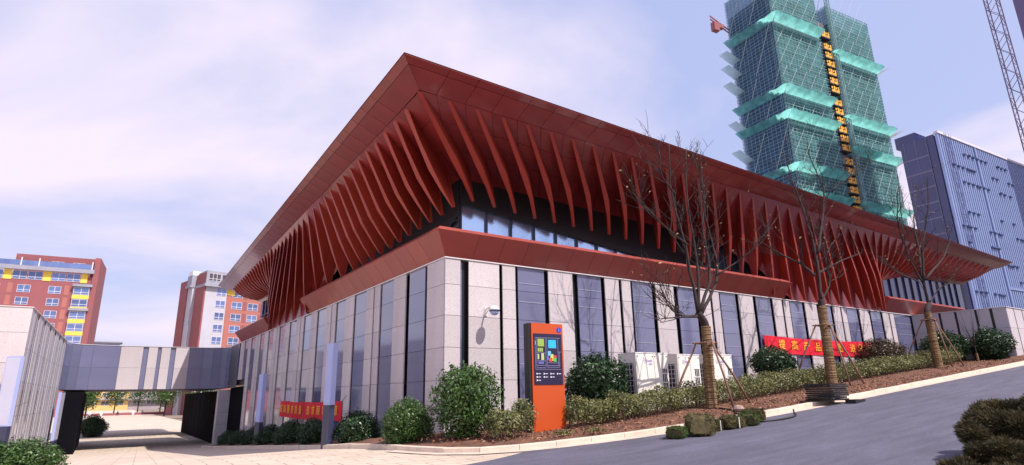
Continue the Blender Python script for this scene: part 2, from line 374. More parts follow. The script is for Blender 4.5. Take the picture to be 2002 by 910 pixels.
# ------------------------------------------------------------------ the hall: stone plinth, glass storey, flared red roof
TOP = 5.26
ROWS = [5.26, 4.48, 3.56, 2.64, 1.72, 0.80, -0.12, -1.04, -1.96, -2.88]
hall = empty('exhibition_hall', (0, 0, 0), 0, 'long hall with striped stone plinth and huge flared red finned roof', 'hall')
PR = {'R': lambda a, n, z: Vector((a, n, z)), 'L': lambda a, n, z: Vector((n, a, z))}
cnt = {'stone_panel': 0, 'glass_panel': 0}
rest = {'stone_panel': MB(), 'glass_panel': MB()}
def wall_panel(kind, face, a0, a1, z0, z1, depth, m, parent=hall, off=(0, 0), limit=300):
    th = 0.04; g_ = 0.006; w, h = a1-a0-2*g_, z1-z0-2*g_
    ac, zc = (a0+a1)/2, (z0+z1)/2
    n = depth+th/2
    if face == 'R': loc, d = (ac+off[0], n+off[1], zc), (w, th, h)
    else: loc, d = (n+off[0], ac+off[1], zc), (th, w, h)
    cnt[kind] += 1
    if cnt[kind] > limit: rest[kind].cbox(loc, d); return
    link(kind, box_mesh(kind, d, m), None, parent, loc=loc)
colsR = [('s', 0.0, 0.52), ('g', 0.53, 0.66, 0.16), ('s', 0.80, 1.91), ('s', 2.02, 2.52), ('g', 2.64, 3.71), ('s', 3.84, 4.89)]
for k in range(5):
    b = 5.15+5.12*k
    colsR += [('g', b, b+1.09), ('s', b+1.22, b+1.92), ('s', b+2.05, b+2.51), ('g', b+2.64, b+3.68), ('s', b+3.82, b+4.85)]
colsR = [c for c in colsR if c[2] < 30.3]
colsR[-1] = (colsR[-1][0], colsR[-1][1], 30.28)
colsL = [('s', 0.05, 1.20), ('g', 1.42, 2.60), ('s', 2.80, 3.82)]
for k in range(6):
    b = 3.90+5.03*k
    colsL += [('g', b, b+1.10), ('s', b+1.15, b+1.69), ('s', b+1.80, b+2.53), ('g', b+2.58, b+3.83), ('s', b+3.90, b+4.91)]
colsL = [c for c in colsL if c[2] < 31.9]
for face, cols in (('R', colsR), ('L', colsL)):
    for c in cols:
        for z1, z0 in zip(ROWS, ROWS[1:]):
            ac = (c[1]+c[2])/2
            gz = g(ac, -0.1)+0.1 if face == 'R' else g(-0.1, ac)
            if z1 < gz: break
            if face == 'L' and ac > 29.2 and z1 <= 2.64: break
            dep = 0.0 if c[0] == 's' else (c[3] if len(c) > 3 else (0.05 if face == 'R' else 0.045))
            if face == 'L' and ac > 31.5: m = M_['dark_panel']
            else: m = M_['granite'] if c[0] == 's' else M_['spandrel']
            wall_panel('stone_panel' if c[0] == 's' else 'glass_panel', face, c[1], c[2], z0, z1, dep, m)
M_['glazing_line'] = mat('pale_glazing_line', (0.30,0.30,0.40), 0.4, 0.1)
for c in colsR:
    if c[0] == 'g' and len(c) == 3:
        for z in (4.74, 4.14, 3.02, 2.2): link('glazing_bar', box_mesh('glazing_bar', (c[2]-c[1]-0.03, 0.012, 0.022), M_['glazing_line']), None, hall, loc=((c[1]+c[2])/2, 0.043, z))
for k, m in (('stone_panel', 'granite'), ('glass_panel', 'spandrel')):
    if rest[k].v: tag(rest[k].build(k, M_[m], hall), kind='stuff')
co = MB(); co.box((0.17, 0.17, -3), (42, 29.3, TOP-0.01)); co.box((0.17, 29.3, 2.3), (8, 36.4, TOP-0.01)); co.build('wall_core', M_['reveal'], hall)
MB().box((-0.03, -0.03, TOP+0.002), (30.3, 0.30, TOP+0.035)).build('coping', M_['coping'], hall)
MB().box((-0.03, 0.302, TOP+0.002), (0.30, 36.3, TOP+0.035)).build('coping', M_['coping'], hall)

# --- red band above the plinth: separate flared sheets
for face, aend in (('R', 37.0), ('L', 31.6)):
    P = PR[face]; N = round(aend/0.93); js = [aend*i/N for i in range(N+1)]
    gap0, gap1 = (17.4, 26.9) if face == 'R' else (14.4, 22.5)
    for i in range(N):
        a0, a1 = js[i], js[i+1]
        if gap0 < (a0+a1)/2 < gap1: continue
        def mit(a, n): return n if i == 0 and a == a0 else a
        lo0, lo1 = P(mit(a0, 0.02), 0.02, TOP+0.04), P(a1, 0.02, TOP+0.04)
        hi0, hi1 = P(mit(a0, -0.50), -0.50, 5.97), P(a1, -0.50, 5.97)
        q = [lo0, lo1, hi1, hi0] if face == 'R' else [lo1, lo0, hi0, hi1]
        panel('band_panel', q, M_['red_sunlit'], hall, 0.007, 0.03)
    # lip and ledge, one long profile each side
    prof = [(-0.50, 5.975), (-0.40, 6.09), (1.1, 6.10), (1.1, 5.3), (0.10, TOP+0.045), (-0.44, 5.94)]
    k = len(prof)
    for s0, s1 in ((None, gap0), (gap1, aend)):
        vs = [P((n if s0 is None else s0), n, z) for n, z in prof]+[P(s1, n, z) for n, z in prof]
        fs = [(i, (i+1) % k, (i+1) % k+k, i+k) for i in range(k)]+[tuple(range(k-1, -1, -1)), tuple(range(k, 2*k))]
        if face == 'L': fs = [f[::-1] for f in fs]
        MB().add(vs, fs).build('band_lip', M_['red_sunlit'], hall)

# --- glass storey
GL = 1.12
for face, aend in (('R', 42.0), ('L', 31.6)):
    P = PR[face]; N = round((aend-GL)/1.0)
    for i in range(N):
        a0, a1 = GL+(aend-GL)*i/N, GL+(aend-GL)*(i+1)/N
        z0, z1 = 6.105, 8.45
        loc = P((a0+a1)/2, GL+0.02, (z0+z1)/2); d = (a1-a0-0.03, 0.03, z1-z0) if face == 'R' else (0.03, a1-a0-0.03, z1-z0)
        link('window_pane', box_mesh('window_pane', d, M_['glass'] if a0 < 22 else M_['office_dark']), None, hall, loc=loc)  # far panes of the same glazing darkened: a dark reflection set in colour
        d = (0.05, 0.12, z1-z0) if face == 'R' else (0.12, 0.05, z1-z0)
        link('mullion', box_mesh('mullion', d, M_['mullion']), None, hall, loc=P(a0, GL-0.02, (z0+z1)/2))
MB().box((1.3, 1.3, 5.27), (43, 32, 9.0)).build('inner_core', M_['core'], hall)
# dark soffit reflection as black sheets over upper glass, lower edge dropping from corner
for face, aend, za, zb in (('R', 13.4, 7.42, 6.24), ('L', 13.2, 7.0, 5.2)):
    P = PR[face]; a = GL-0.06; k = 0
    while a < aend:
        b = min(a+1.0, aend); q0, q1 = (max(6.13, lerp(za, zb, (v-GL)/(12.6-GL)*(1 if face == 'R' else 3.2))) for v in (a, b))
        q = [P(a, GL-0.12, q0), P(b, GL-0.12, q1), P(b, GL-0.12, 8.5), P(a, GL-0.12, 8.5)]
        panel('reflection_sheet', q if face == 'R' else q[::-1], M_['core'], hall, 0.0, 0.03); a = b
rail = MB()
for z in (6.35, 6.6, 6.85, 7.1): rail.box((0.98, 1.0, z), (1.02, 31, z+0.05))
rail.build('reflection_sheet_rail', M_['mullion'], hall)

# --- roof
EZ = 9.82; TP = 0.030
roof = empty('roof', (0, 0, 0)); roof.parent = hall
def top_n(a, n0): return n0+TP*(max(a, -2.66)+2.66)
AEND = {'R': 45.5, 'L': 34.8}
LINES = [(-2.66, 9.82), (-2.43, 9.715), (-1.79, 9.45)]        # edge, first joint, second joint (fin line)
TAB = {'R': [(-1.74,1.15,.30,7.20),(1.17,3.75,.35,7.0),(4.86,7.1,.30,6.9),(6.7,8.75,.25,6.72),(10,11.8,.1,6.5),(13,14.3,0,6.2),(14.6,15.8,-.1,5.7),(15.3,16.6,-.25,5.30),(16.5,18.2,-.3,5.30),(18.5,20.5,-.3,5.30),(20.5,22.6,-.3,5.30),(21.2,23.7,-.3,5.30),(22.15,25.0,-.3,5.30),(23,26.0,-.3,5.30),(24,26.6,-.28,5.30),(24.9,26.9,-.2,5.30),(26,27.2,.1,5.7),(28,28.2,.4,6.2),(32,31,.6,6.8),(38,36,.6,7.0),(44.6,41.5,.6,7.2)],
       'L': [(-.52,.35,.40,7.0),(1.27,1.95,.40,6.9),(3.1,3.6,.35,6.8),(5.0,5.3,.30,6.65),(7.0,7.0,.15,6.45),(8.2,8.0,.05,6.3),(8.97,8.9,-.05,6.2),(9.43,9.9,-.1,6.16),(10.24,11.55,-.1,6.16),(11.08,13.1,-.1,6.16),(11.5,13.5,-.15,5.30),(12.3,15.4,-.2,5.30),(13.1,17.1,-.25,5.30),(13.9,18.6,-.25,5.30),(14.8,20.1,-.25,5.30),(15.6,21.4,-.25,5.30),(16.5,22.3,-.2,5.30),(17.5,22.6,-.1,5.30),(19,23,.3,5.8),(22,24.5,.5,6.3),(28,28,.6,7.0),(33.9,31,.6,7.2)]}
SK = {'R': [(-1.79,1.05,8.30),(6.7,1.0,8.1),(10,.8,7.9),(13,.5,7.6),(15,.2,6.6),(16.5,0,5.30),(24.9,0,5.30),(26.5,.3,6.3),(29,.7,7.3),(34,1.0,8.0),(44.6,1.05,8.3)],
      'L': [(-1.79,1.05,8.30),(5,1.0,8.1),(8,.8,7.8),(10.5,.5,7.2),(12,0,5.30),(17.9,0,5.30),(19.5,.3,6.3),(22,.7,7.3),(26,1.0,8.0),(33.9,1.05,8.3)]}
FIN0 = {'R': (-1.74, 0.94), 'L': (-0.52, 0.88)}
def skin(face, aT, v, dn=0.0):
    tab, sk = TAB[face], SK[face]
    n0 = top_n(aT, -1.79); z0 = 9.45
    n1, z1 = interp(aT, sk, 1), interp(aT, sk, 2)
    t = max(0, min(1, (8.3-z1)/3.0))
    nc, zc = lerp((n0+n1)/2, -0.30, t), lerp((z0+z1)/2, 8.35, t)
    n = (1-v)**2*n0+2*v*(1-v)*nc+v*v*n1; z = (1-v)**2*z0+2*v*(1-v)*zc+v*v*z1
    aB = interp(aT, tab, 1)
    a = aT+(aB-aT)*v*(0.75 if t < 0.5 else 1.0)
    if aT < -1.0 and face == 'R': a = max(a, n)      # stay on own side of the corner hip
    if face == 'L': a = max(a, n)
    return a, n+dn*0.5, z+dn
def row_quad(face, r, a0, a1, m0, m1):
    P = PR[face]; (n0, z0), (n1, z1) = LINES[r], LINES[r+1]
    f = lambda a, n, z, m: P(top_n(a, n) if m else a, top_n(a, n), z)
    q = [f(a0, n0, z0, m0), f(a1, n0, z0, m1), f(a1, n1, z1, m1), f(a0, n1, z1, m0)]
    if m0:
        q[0] = P(n0, n0, z0); q[3] = P(n1, n1, z1)
    if m1:
        e = AEND[face]; q[1] = P(e, top_n(e, n0), z0); q[2] = P(e-(n1-n0), top_n(e, n1), z1)
    return q
for face in 'RL':
    P = PR[face]; f0, fs_ = FIN0[face]; e = AEND[face]
    js = [LINES[2][0]] + [f0+fs_*(i+0.5) for i in range(70) if f0+fs_*(i+0.5) < e-1.6] + [e-0.9]
    nb = len(js)-1
    for i in range(nb):
        for r, nm in ((0, 'fascia_panel'), (1, 'soffit_panel')):
            q = row_quad(face, r, js[i], js[i+1], i == 0, i == nb-1)
            if face == 'R': q = q[::-1]
            panel(nm, q, M_['red'], roof, 0.008, 0.025)
    # soffit sheets between the fins near the corner, continuous sheet over the funnel
    CUT = 13.0 if face == 'R' else 10.0
    jn = [j for j in js if j < CUT]
    vs_ = [0, 0.28, 0.60, 1.0]
    for a0, a1 in zip(jn, jn[1:]):
        for v0, v1 in zip(vs_, vs_[1:]):
            q = [P(*skin(face, a0, v0)), P(*skin(face, a1, v0)), P(*skin(face, a1, v1)), P(*skin(face, a0, v1))]
            if face == 'R': q = q[::-1]
            panel('ceiling_panel', q, M_['red'], roof, 0.007, 0.02)
    def grid(a_list, nv, dn):
        V = [P(*skin(face, a, j/nv, dn)) for a in a_list for j in range(nv+1)]
        F = [(i*(nv+1)+j, i*(nv+1)+j+1, (i+1)*(nv+1)+j+1, (i+1)*(nv+1)+j) for i in range(len(a_list)-1) for j in range(nv)]
        return V, (F if face == 'R' else [f[::-1] for f in F])
    al = [jn[-1]+(e-0.95-jn[-1])*i/110 for i in range(111)]
    V, F = grid(al, 14, 0.0); link('funnel_skin', npmesh('funnel_skin', V, F, True), M_['red'], roof)
    al = [-1.79+(jn[-1]+1.79)*i/30 for i in range(31)]
    V, F = grid(al, 8, 0.035); link('joint_backing', npmesh('joint_backing', V, F, True), M_['red_dark'], roof)
    # backing behind edge rows
    bk = MB()
    for r in (0, 1):
        q = row_quad(face, r, 0, 0, True, True); q = [Vector(p)+Vector((0, 0, 0.04)) for p in q]
        bk.add(q, [(0, 1, 2, 3)])
    bk.build('edge_backing', M_['red_dark'], roof)
    # fins
    k = 0
    while True:
        aT = f0+fs_*k
        if aT > e-1.3: break
        tab = TAB[face]; aB, nB, zB = (interp(aT, tab, i) for i in (1, 2, 3))
        t = max(0, min(1, (7.2-zB)/1.9)); w = lerp(1.0, 0.50, t)
        if aT < 9 and face == 'R': zB += 0.12
        nT, zT = top_n(aT, -1.72), 9.40
        nK, zK = lerp(-0.55, -0.66, t), lerp(8.15, 7.05 if face == 'R' else 6.75, t); aK = lerp(aT, aB, 0.60)
        if aT > (25 if face == 'R' else 18.5): nK, zK = lerp(nT, nB, .5)-0.12, lerp(zT, zB, .5)-0.05
        O = [(aT, nT, zT), (lerp(aT, aK, .5), lerp(nT, nK, .5), lerp(zT, zK, .5)), (aK, nK, zK), (lerp(aK, aB, .5), lerp(nK, nB, .5)-0.02, lerp(zK, zB, .5)), (aB, nB, zB)]
        I = []
        for j, v in enumerate((0.0, 0.3, 0.58, 0.82)):
            a, n, z = skin(face, aT, v, 0.03); I.append(((O[j][0]+(n-O[j][1])*0.72 if face == 'R' and aT < 14 else O[j][0]+(n-O[j][1])*(1.3-aT*.22) if face == 'L' and aT < 4.5 else lerp(a, O[j][0], 0.5)), n+0.03, z+0.02))
        I.append((aB, nB+0.10, zB+0.02))
        if aT > (25.5 if face == 'R' else 18.8):      # beyond the funnel the fins flatten against the soffit
            O = []; I = []
            for v, dp in ((0.0, 0.05), (0.2, 0.24), (0.42, 0.26), (0.66, 0.16), (0.9, 0.02)):
                a, n, z = skin(face, aT, v); O.append((a, n-dp*0.3, z-dp)); I.append((a, n+0.02, z+0.03))
            w = 0.55
        W = [0.15*w, 0.20*w, 0.27*w, 0.17*w, 0.06*w]
        vs = []
        for o_, i_, ww in zip(O, I, W):
            vs += [P(o_[0]-ww/2, o_[1], o_[2]), P(o_[0]+ww/2, o_[1], o_[2]), P(i_[0]+ww/2, i_[1], i_[2]), P(i_[0]-ww/2, i_[1], i_[2])]
        fcs = [(4*i+j, 4*i+(j+1) % 4, 4*(i+1)+(j+1) % 4, 4*(i+1)+j) for i in range(4) for j in range(4)]+[(3, 2, 1, 0), (16, 17, 18, 19)]
        if face == 'R': fcs = [f[::-1] for f in fcs]
        MB().add(vs, fcs).build('fin', M_['red_fin'], roof)
        k += 1
# far ends of the roof and its top
eR, eL = AEND['R'], AEND['L']
yR, xL = top_n(eR, -2.66), top_n(eL, -2.66)
c00, c10, c11, c01 = Vector((-2.66,-2.66,EZ)), Vector((eR, yR, EZ)), Vector((eR, eL, EZ)), Vector((xL, eL, EZ))
i10, i11, i01 = Vector((41.8, 2.6, 8.3)), Vector((41.8, 31.0, 8.3)), Vector((2.4, 31.0, 8.3))
MB().add([c10, c11, i11, i10], [(0, 1, 2, 3)]).build('end_soffit', M_['red'], roof)
MB().add([c11, c01, i01, i11], [(0, 1, 2, 3)]).build('end_soffit', M_['red'], roof)
u = Vector((0, 0, 0.03)); rd = [Vector((12, 14, 11.2)), Vector((32, 14, 11.2))]
MB().add([c00+u, c10+u, c11+u, c01+u]+rd, [(0,1,5,4),(1,2,5),(2,3,4,5),(3,0,4),(3,2,1,0)]).build('roof_deck', M_['red'], roof)

# ------------------------------------------------------------------ retaining wall at the top of the slope
rw = empty('retaining_wall', (30.3, 0, 0), 0, 'stone clad return wall with black slots at top of slope', 'wall')
RWc = Vector((31.0, -4.25))
def wall_run(parent, p0, p1, cols, rows, m, zmin, face_out=1, name='stone_panel', skip=0):
    p0, p1 = Vector(p0), Vector(p1); t = (p1-p0); L = t.length; t /= L; ang = math.atan2(t.y, t.x); nrm = Vector((t.y, -t.x))*face_out
    for a0, a1 in cols:
        for z1, z0 in zip(rows, rows[1:]):
            if z1 < zmin: break
            c = p0+t*((a0+a1)/2)-nrm*0.02
            link(name, box_mesh(name, (a1-a0-0.012, 0.04, z1-z0-0.012), m), None, parent, loc=Vector((c.x, c.y, (z0+z1)/2))-parent.location, rot=(0, 0, ang))
RWrows = [5.26, 4.2, 3.1, 2.0, 0.9]
wall_run(rw, (30.3, 0.0), RWc, [(0.02, 0.75), (0.85, 1.32), (1.42, 2.05), (2.15, 2.95), (3.05, 3.6), (3.72, 4.30)], RWrows, M_['granite_grey'], 1.6)  # return side in greyer granite: its shade is put into the colour
wall_run(rw, RWc, (62, -4.6), [(0.02, 1.0), (1.1, 2.2), (2.3, 3.2), (3.3, 4.4), (4.5, 5.6), (5.7, 6.8)], RWrows, M_['granite'], 1.6)
rc = MB()
rc.prism([(0.12, 0.1, 0.5), (0.82, -4.13, 0.5), (31.8, -4.45, 0.5), (31.8, 0.1, 0.5)], (0, 0, TOP-0.52)); rc.build('wall_core', M_['reveal'], rw)
rk = MB(); rk.prism([(-0.03, 0.0, TOP+0.002), (0.67, -4.29, TOP+0.002), (31.8, -4.64, TOP+0.002), (31.8, -3.9, TOP+0.002), (1.1, -3.9, TOP+0.002), (0.45, -0.02, TOP+0.002)], (0, 0, 0.03)); rk.build('coping', M_['coping'], rw)

# ------------------------------------------------------------------ annex on the left and footbridge
an = empty('annex', (-10.85, 17.1, 0), 0, 'low stone clad annex wall at left edge beside the passage', 'building')
AX, AY = -10.85, 17.1
wall_run(an, (-30, AY), (AX, AY), [(19.15-2.4*(k+1)+0.0, 19.15-2.4*k) for k in range(7)], [5.26, 4.2, 2.95, 1.85, 0.75, -0.4, -1.5], M_['granite'], -1.2)
ac = []
a = 0.03
while a < 16.6:
    ac += [(a, a+0.75), (a+0.95, a+1.45)]; a += 2.62
wall_run(an, (AX, AY), (-10.3, 34.5), [(c0, c1) for c0, c1 in ac if c1 < 17.3], ROWS[:1]+[3.56, 2.2, 0.8, -0.6, -2.0, -3.0], M_['granite_grey'], -2.2)  # passage side greyer than the front: shade painted into the stone colour
gl = [(c0+1.62, c0+2.52) for c0 in (0.03+2.62*k for k in range(6))]
for a0, a1 in gl:
    t = Vector((0.55, 17.4)).normalized(); c = Vector((AX, AY))+t*((a0+a1)/2)-Vector((t.y, -t.x))*0.06
    for z1, z0 in zip([5.26, 3.56, 2.2, 0.8, -0.6, -2.0], [3.56, 2.2, 0.8, -0.6, -2.0, -3.0]):
        link('glass_panel', box_mesh('glass_panel', (a1-a0, 0.03, z1-z0-0.01), M_['spandrel']), None, an, loc=Vector((c.x, c.y, (z0+z1)/2))-an.location, rot=(0, 0, math.atan2(t.y, t.x)))
MB().prism([(-19, 0.14, -3), (-0.14, 0.14, -3), (0.38, 17.3, -3), (-19, 17.3, -3)], (0, 0, TOP+2.99)).build('wall_core', M_['reveal'], an)
MB().prism([(-19, -0.03, TOP), (0.03, -0.03, TOP), (0.6, 17.4, TOP), (-19, 17.4, TOP)], (0, 0, 0.035)).build('coping', M_['coping'], an)

br = empty('footbridge', (-5.4, 37.3, 2.1), 0, 'panel clad footbridge linking annex and hall over the passage', 'bridge')
BL = br.location
# plan line of the front face, left to right, with coved ends
path = [(-10.30, 34.6), (-10.24, 35.5), (-10.0, 36.3), (-9.5, 36.85), (-8.8, 37.1)]
path += [(-7.15, 37.3), (-5.75, 37.35), (-5.40, 37.35), (-4.80, 37.35), (-4.55, 37.35), (-3.95, 37.35), (-3.60, 37.35), (-2.65, 37.35)]
path += [(-1.7, 37.3), (-1.0, 37.1), (-0.45, 36.8), (-0.10, 36.3), (-0.03, 34.9), (-0.03, 33.4), (-0.03, 31.9)]
kinds = ['d', 'd', 'd', 'd', 'd', 's', 'r', 's', 'r', 's', 'r', 's', 'd', 'd', 'd', 'd', 'd', 'd', 'd']
for i, kd in enumerate(kinds):
    p0, p1 = Vector(path[i]), Vector(path[i+1]); t = (p1-p0).normalized(); nrm = Vector((t.y, -t.x))
    if kd == 'r':
        c = (p0+p1)/2-nrm*0.12
        link('reveal_strip', box_mesh('reveal_strip', ((p1-p0).length, 0.04, 3.1), M_['spandrel']), None, br, loc=Vector((c.x, c.y, 3.7))-BL, rot=(0, 0, math.atan2(t.y, t.x))); continue
    for z0, z1 in ((2.15, 3.70), (3.70, 5.26)):
        c = (p0+p1)/2-nrm*0.02
        nm, m = ('stone_panel', M_['granite']) if kd == 's' else ('grey_panel', M_['dark_panel'])
        link(nm, box_mesh(nm, ((p1-p0).length-0.012, 0.04, z1-z0-0.012), m), None, br, loc=Vector((c.x, c.y, (z0+z1)/2))-BL, rot=(0, 0, math.atan2(t.y, t.x)))
pf = [Vector((x, y, 0)) for x, y in path]; inner = [p+Vector((0, 0.12, 0)) for p in pf]
MB().prism([(p.x-BL.x, p.y-BL.y+0.1, 0.02) for p in inner]+[(-0.1-BL.x, 47-BL.y, 0.02), (-10.3-BL.x, 47-BL.y, 0.02)], (0, 0, 3.12)).build('deck', M_['slate'], br)
MB().prism([(p.x-BL.x, p.y-BL.y-0.03, 3.165) for p in pf]+[(-0.1-BL.x, 47-BL.y, 3.165), (-10.3-BL.x, 47-BL.y, 3.165)], (0, 0, 0.035)).build('coping', M_['coping'], br)
rb = MB().box((-10.6, 53.5, 2.75), (0.2, 69, 5.2)).build('rear_shade_slab', M_['dark_panel'])  # added slab, hidden from view: shades the passage floor, leaves a lit gap
tag(rb, 'unseen slab added to shade the passage floor', 'bridge')
# pillar under the right end
pil = empty('pillar', (0.0, 36.0, -2.2), 0, 'grey stone clad pillar under right end of the footbridge', 'pillar')
for k in range(5):
    link('stone_panel', box_mesh('stone_panel', (0.95, 0.8, 0.83), M_['granite_grey']), None, pil, loc=(-0.05, 0, 0.05+0.42+0.84*k))
MB().cbox((-0.05, 0, 2.1), (0.9, 0.75, 4.2)).build('core', M_['reveal'], pil)
for k, (x0, y0, x1, y1, nm, lab) in enumerate([(-0.05, 38.0, 0.3, 62.0, 'glazed_screen', 'black glazed screen with pale slits behind the stone pillar'), (-10.15, 35.0, -9.9, 50.0, 'glazed_screen', 'black glazed screen with pale slits on annex side of passage')]):
    sc = empty(nm, (x0, y0, -2.2), 0, lab, 'screen')
    L = y1-y0; n = int(L/2.6)
    for i in range(n):
        ya, yb = L*i/n, L*(i+1)/n
        link('black_pane', box_mesh('black_pane', (0.08 if x0 > -5 else 1.3, yb-ya-0.14, 4.2), M_['black_gloss']), None, sc, loc=(0.0 if x0 > -5 else 0.55, (ya+yb)/2, 2.1))
        link('light_slit', box_mesh('light_slit', (0.05, 0.10, 4.2), M_['coping']), None, sc, loc=(0.0 if x0 > -5 else 1.1, yb, 2.1))
MB().box((0.25, 29.5, -2.4), (0.4, 35.5, 2.2)).build('dark_doorway', M_['black_gloss'], hall)

# dark eaves building behind the annex
de = empty('slatted_eaves_building', (-27.4, 22, TOP-0.25), 0, 'dark grey building with slanted window bays behind the annex roof', 'building')
for i in range(7):
    x = 0.0+i*1.95
    m = MB().prism([(x, 0.0, -0.5), (x, -0.2, 0.5), (x, -1.0, 1.15), (x, -1.0, 1.45), (x, 1.5, 1.7), (x, 1.5, -0.5)], (1.55, 0, 0)); m.build('bay', M_['slate'], de)
    m = MB()
    for k in range(3): m.add([(x+0.12+k*0.45, -0.24, 0.48), (x+0.45+k*0.45, -0.24, 0.48), (x+0.45+k*0.45, -0.96, 1.06), (x+0.12+k*0.45, -0.96, 1.06)], [(0, 1, 2, 3)])
    m.build('window', M_['apt_glass'], de)
MB().box((-1, 0.4, -0.4), (13.7, 6, 1.45)).build('wall', M_['slate'], de)

# ------------------------------------------------------------------ buildings beyond
def make_window(name, w, h, gm, fm, cols=2, rows=1, parent=None, loc=(0, 0, 0), rz=0, sill=True):
    key = (name, w, h, cols, rows)
    if key not in _boxes:
        f = MB(); t = 0.07
        f.box((-w/2-t, -0.06, -h/2-t), (w/2+t, 0.0, -h/2)); f.box((-w/2-t, -0.06, h/2), (w/2+t, 0.0, h/2+t))
        f.box((-w/2-t, -0.06, -h/2), (-w/2, 0.0, h/2)); f.box((w/2, -0.06, -h/2), (w/2+t, 0.0, h/2))
        for i in range(1, cols): x = -w/2+w*i/cols; f.box((x-0.05, -0.055, -h/2), (x+0.05, -0.005, h/2))
        for i in range(1, rows+1):
            z = -h/2+h*0.30*i if rows == 1 else -h/2+h*i/(rows+1); f.box((-w/2, -0.05, z-0.05), (w/2, -0.008, z+0.05))
        fm_ = f.mesh('frame'); fm_.materials.append(fm)
        p = MB().box((-w/2, -0.03, -h/2), (w/2, 0.02, h/2)).mesh('window'); p.materials.append(gm)
        _boxes[key] = (p, fm_)
    p, f = _boxes[key]
    o = link('window', p, None, parent, loc=loc, rot=(0, 0, rz)); link('frame', f, None, o)
    return o

# --- terracotta apartment block at far left
ap = empty('apartment_block', (-12.55, 168.2, -2.2), R(-5), 'terracotta apartment block with yellow bays and grey roof slab behind the annex', 'building')
FL = 3.05
MB().box((-24, 0.0, 0), (-1.2, 14, 34.5)).build('wall', M_['brick_red'], ap)
MB().box((-1.2, -0.25, 0), (0.0, 14, 39.6)).build('end_wall', M_['brick_red'], ap)
MB().box((-17.6, 1.5, 34.5), (-1.21, 12, 39.6)).build('penthouse', M_['brick_red'], ap)
MB().box((-24, -1.1, 35.3), (-0.9, 0.0, 36.3)).build('roof_slab', M_['grey_trim'], ap)
MB().box((-24, -1.0, 36.35), (-1.3, -0.95, 37.6)).build('balustrade', M_['apt_glass'], ap)
for x in (-16, -12.5, -1.6): MB().box((x, -1.05, 36.3), (x+0.2, -0.85, 38.3)).build('post', M_['white'], ap)
for x in (-12.6, -8.2): make_window('apw', 2.4, 1.5, M_['apt_glass'], M_['frame'], 2, 1, ap, (x+3.5, 1.45, 37.4))
for x0, x1, yel in ((-24, -19.0, 0), (-19.0, -17.4, 1), (-17.4, -11.3, 0), (-11.3, -9.7, 1), (-9.7, -3.6, 0), (-3.6, -2.2, 1)):
    if yel: MB().box((x0, -0.12, 32.9), (x1, 0.0, 35.3)).build('yellow_panel', M_['yellow'], ap)
    else:
        n = 2
        for i in range(n): make_window('apt%.2f' % (x1-x0), (x1-x0)/n-0.35, 1.9, M_['apt_glass'], M_['frame'], 2, 1, ap, (x0+(x1-x0)*(i+.5)/n, -0.02, 34.1))
for f in range(1, 11):
    z = 34.1-FL*f-0.3
    if z < 14: break
    for x in (-20.5, -14.6, -8.5): make_window('apw', 2.4, 1.7, M_['apt_glass'], M_['frame'], 2, 1, ap, (x, -0.02, z))
    for x in (-17.3, -6.1): MB().box((x-0.5, -0.03, z-1.1), (x+0.5, 0.0, z+1.3)).build('brick_inset', M_['brick_orange'], ap)
    # corner bay
    make_window('apb', 3.1, 1.7, M_['apt_glass'], M_['frame'], 2, 1, ap, (-3.0, -0.53, z))
    MB().box((-4.7, -0.5, z-1.0), (-1.25, 0.0, z+1.05)).build('bay', M_['grey_trim'], ap)
    MB().box((-4.75, -0.56, z-1.95), (-1.22, 0.0, z-1.0)).build('yellow_panel', M_['yellow'], ap)
    if f in (1, 3): MB().box((-4.9, -1.0, z+1.12), (-0.8, 0.0, z+1.75)).build('bay_slab', M_['grey_trim'], ap)

# --- second apartment block
bp_ = empty('apartment_block', (10.4, 149.0, -2.2), R(13), 'orange and white apartment block with dark red side behind the footbridge', 'building')
MB().box((1.9, 0.35, 0), (22, 14, 33.8)).build('wall', M_['brick_orange'], bp_)
MB().box((0.0, 0.0, 0), (5.3, 5.0, 33.8)).build('white_bay', M_['render_white'], bp_)
MB().box((-0.35, -0.1, 0), (-0.001, 6.0, 34.8)).build('side_wall', M_['brick_red'], bp_)
MB().box((-1.1, 6.0, 0), (1.9, 9.0, 33.0)).build('white_strip', M_['render_white'], bp_)
MB().box((-1.4, 9.0, 0), (1.88, 14.0, 33.8)).build('side_wall', M_['brick_red'], bp_)
MB().box((-0.6, -0.9, 31.2), (8.5, 5.0, 31.9)).build('roof_slab', M_['grey_trim'], bp_)
MB().box((-0.3, -0.6, 31.95), (8.2, 5.0, 35.2)).build('attic', M_['grey_trim'], bp_)
for x in (1.7, 4.9): make_window('bpa', 2.8, 1.8, M_['slate'], M_['frame'], 3, 1, bp_, (x, -0.62, 33.6))
MB().box((-1.8, 5.8, 31.6), (1.4, 9.2, 32.2)).build('roof_slab', M_['grey_trim'], bp_)
MB().box((-1.5, 5.9, 32.2), (1.2, 9.0, 34.8)).build('attic', M_['grey_trim'], bp_)
MB().box((-1.2, 6.6, 34.8), (1.4, 9.4, 36.0)).build('plant_room', M_['white'], bp_)
MB().box((5.32, 0.2, 29.6), (7.4, 0.36, 31.15)).build('yellow_panel', M_['yellow'], bp_)
for f in range(0, 9):
    z = 30.1-3.05*f
    if z < 8: break
    make_window('bpw1', 2.2, 1.7, M_['apt_glass'], M_['frame'], 2, 1, bp_, (3.9, -0.02, z))
    for x in (8.2, 12.4, 16.6): make_window('bpw', 2.5, 1.7, M_['apt_glass'], M_['frame'], 2, 1, bp_, (x, 0.33, z))
    for x in (10.3, 14.5, 18.7):
        MB().box((x-0.5, 0.30, z-1.1), (x+0.5, 0.35, z+1.2)).build('brick_inset', M_['brick_red'], bp_)
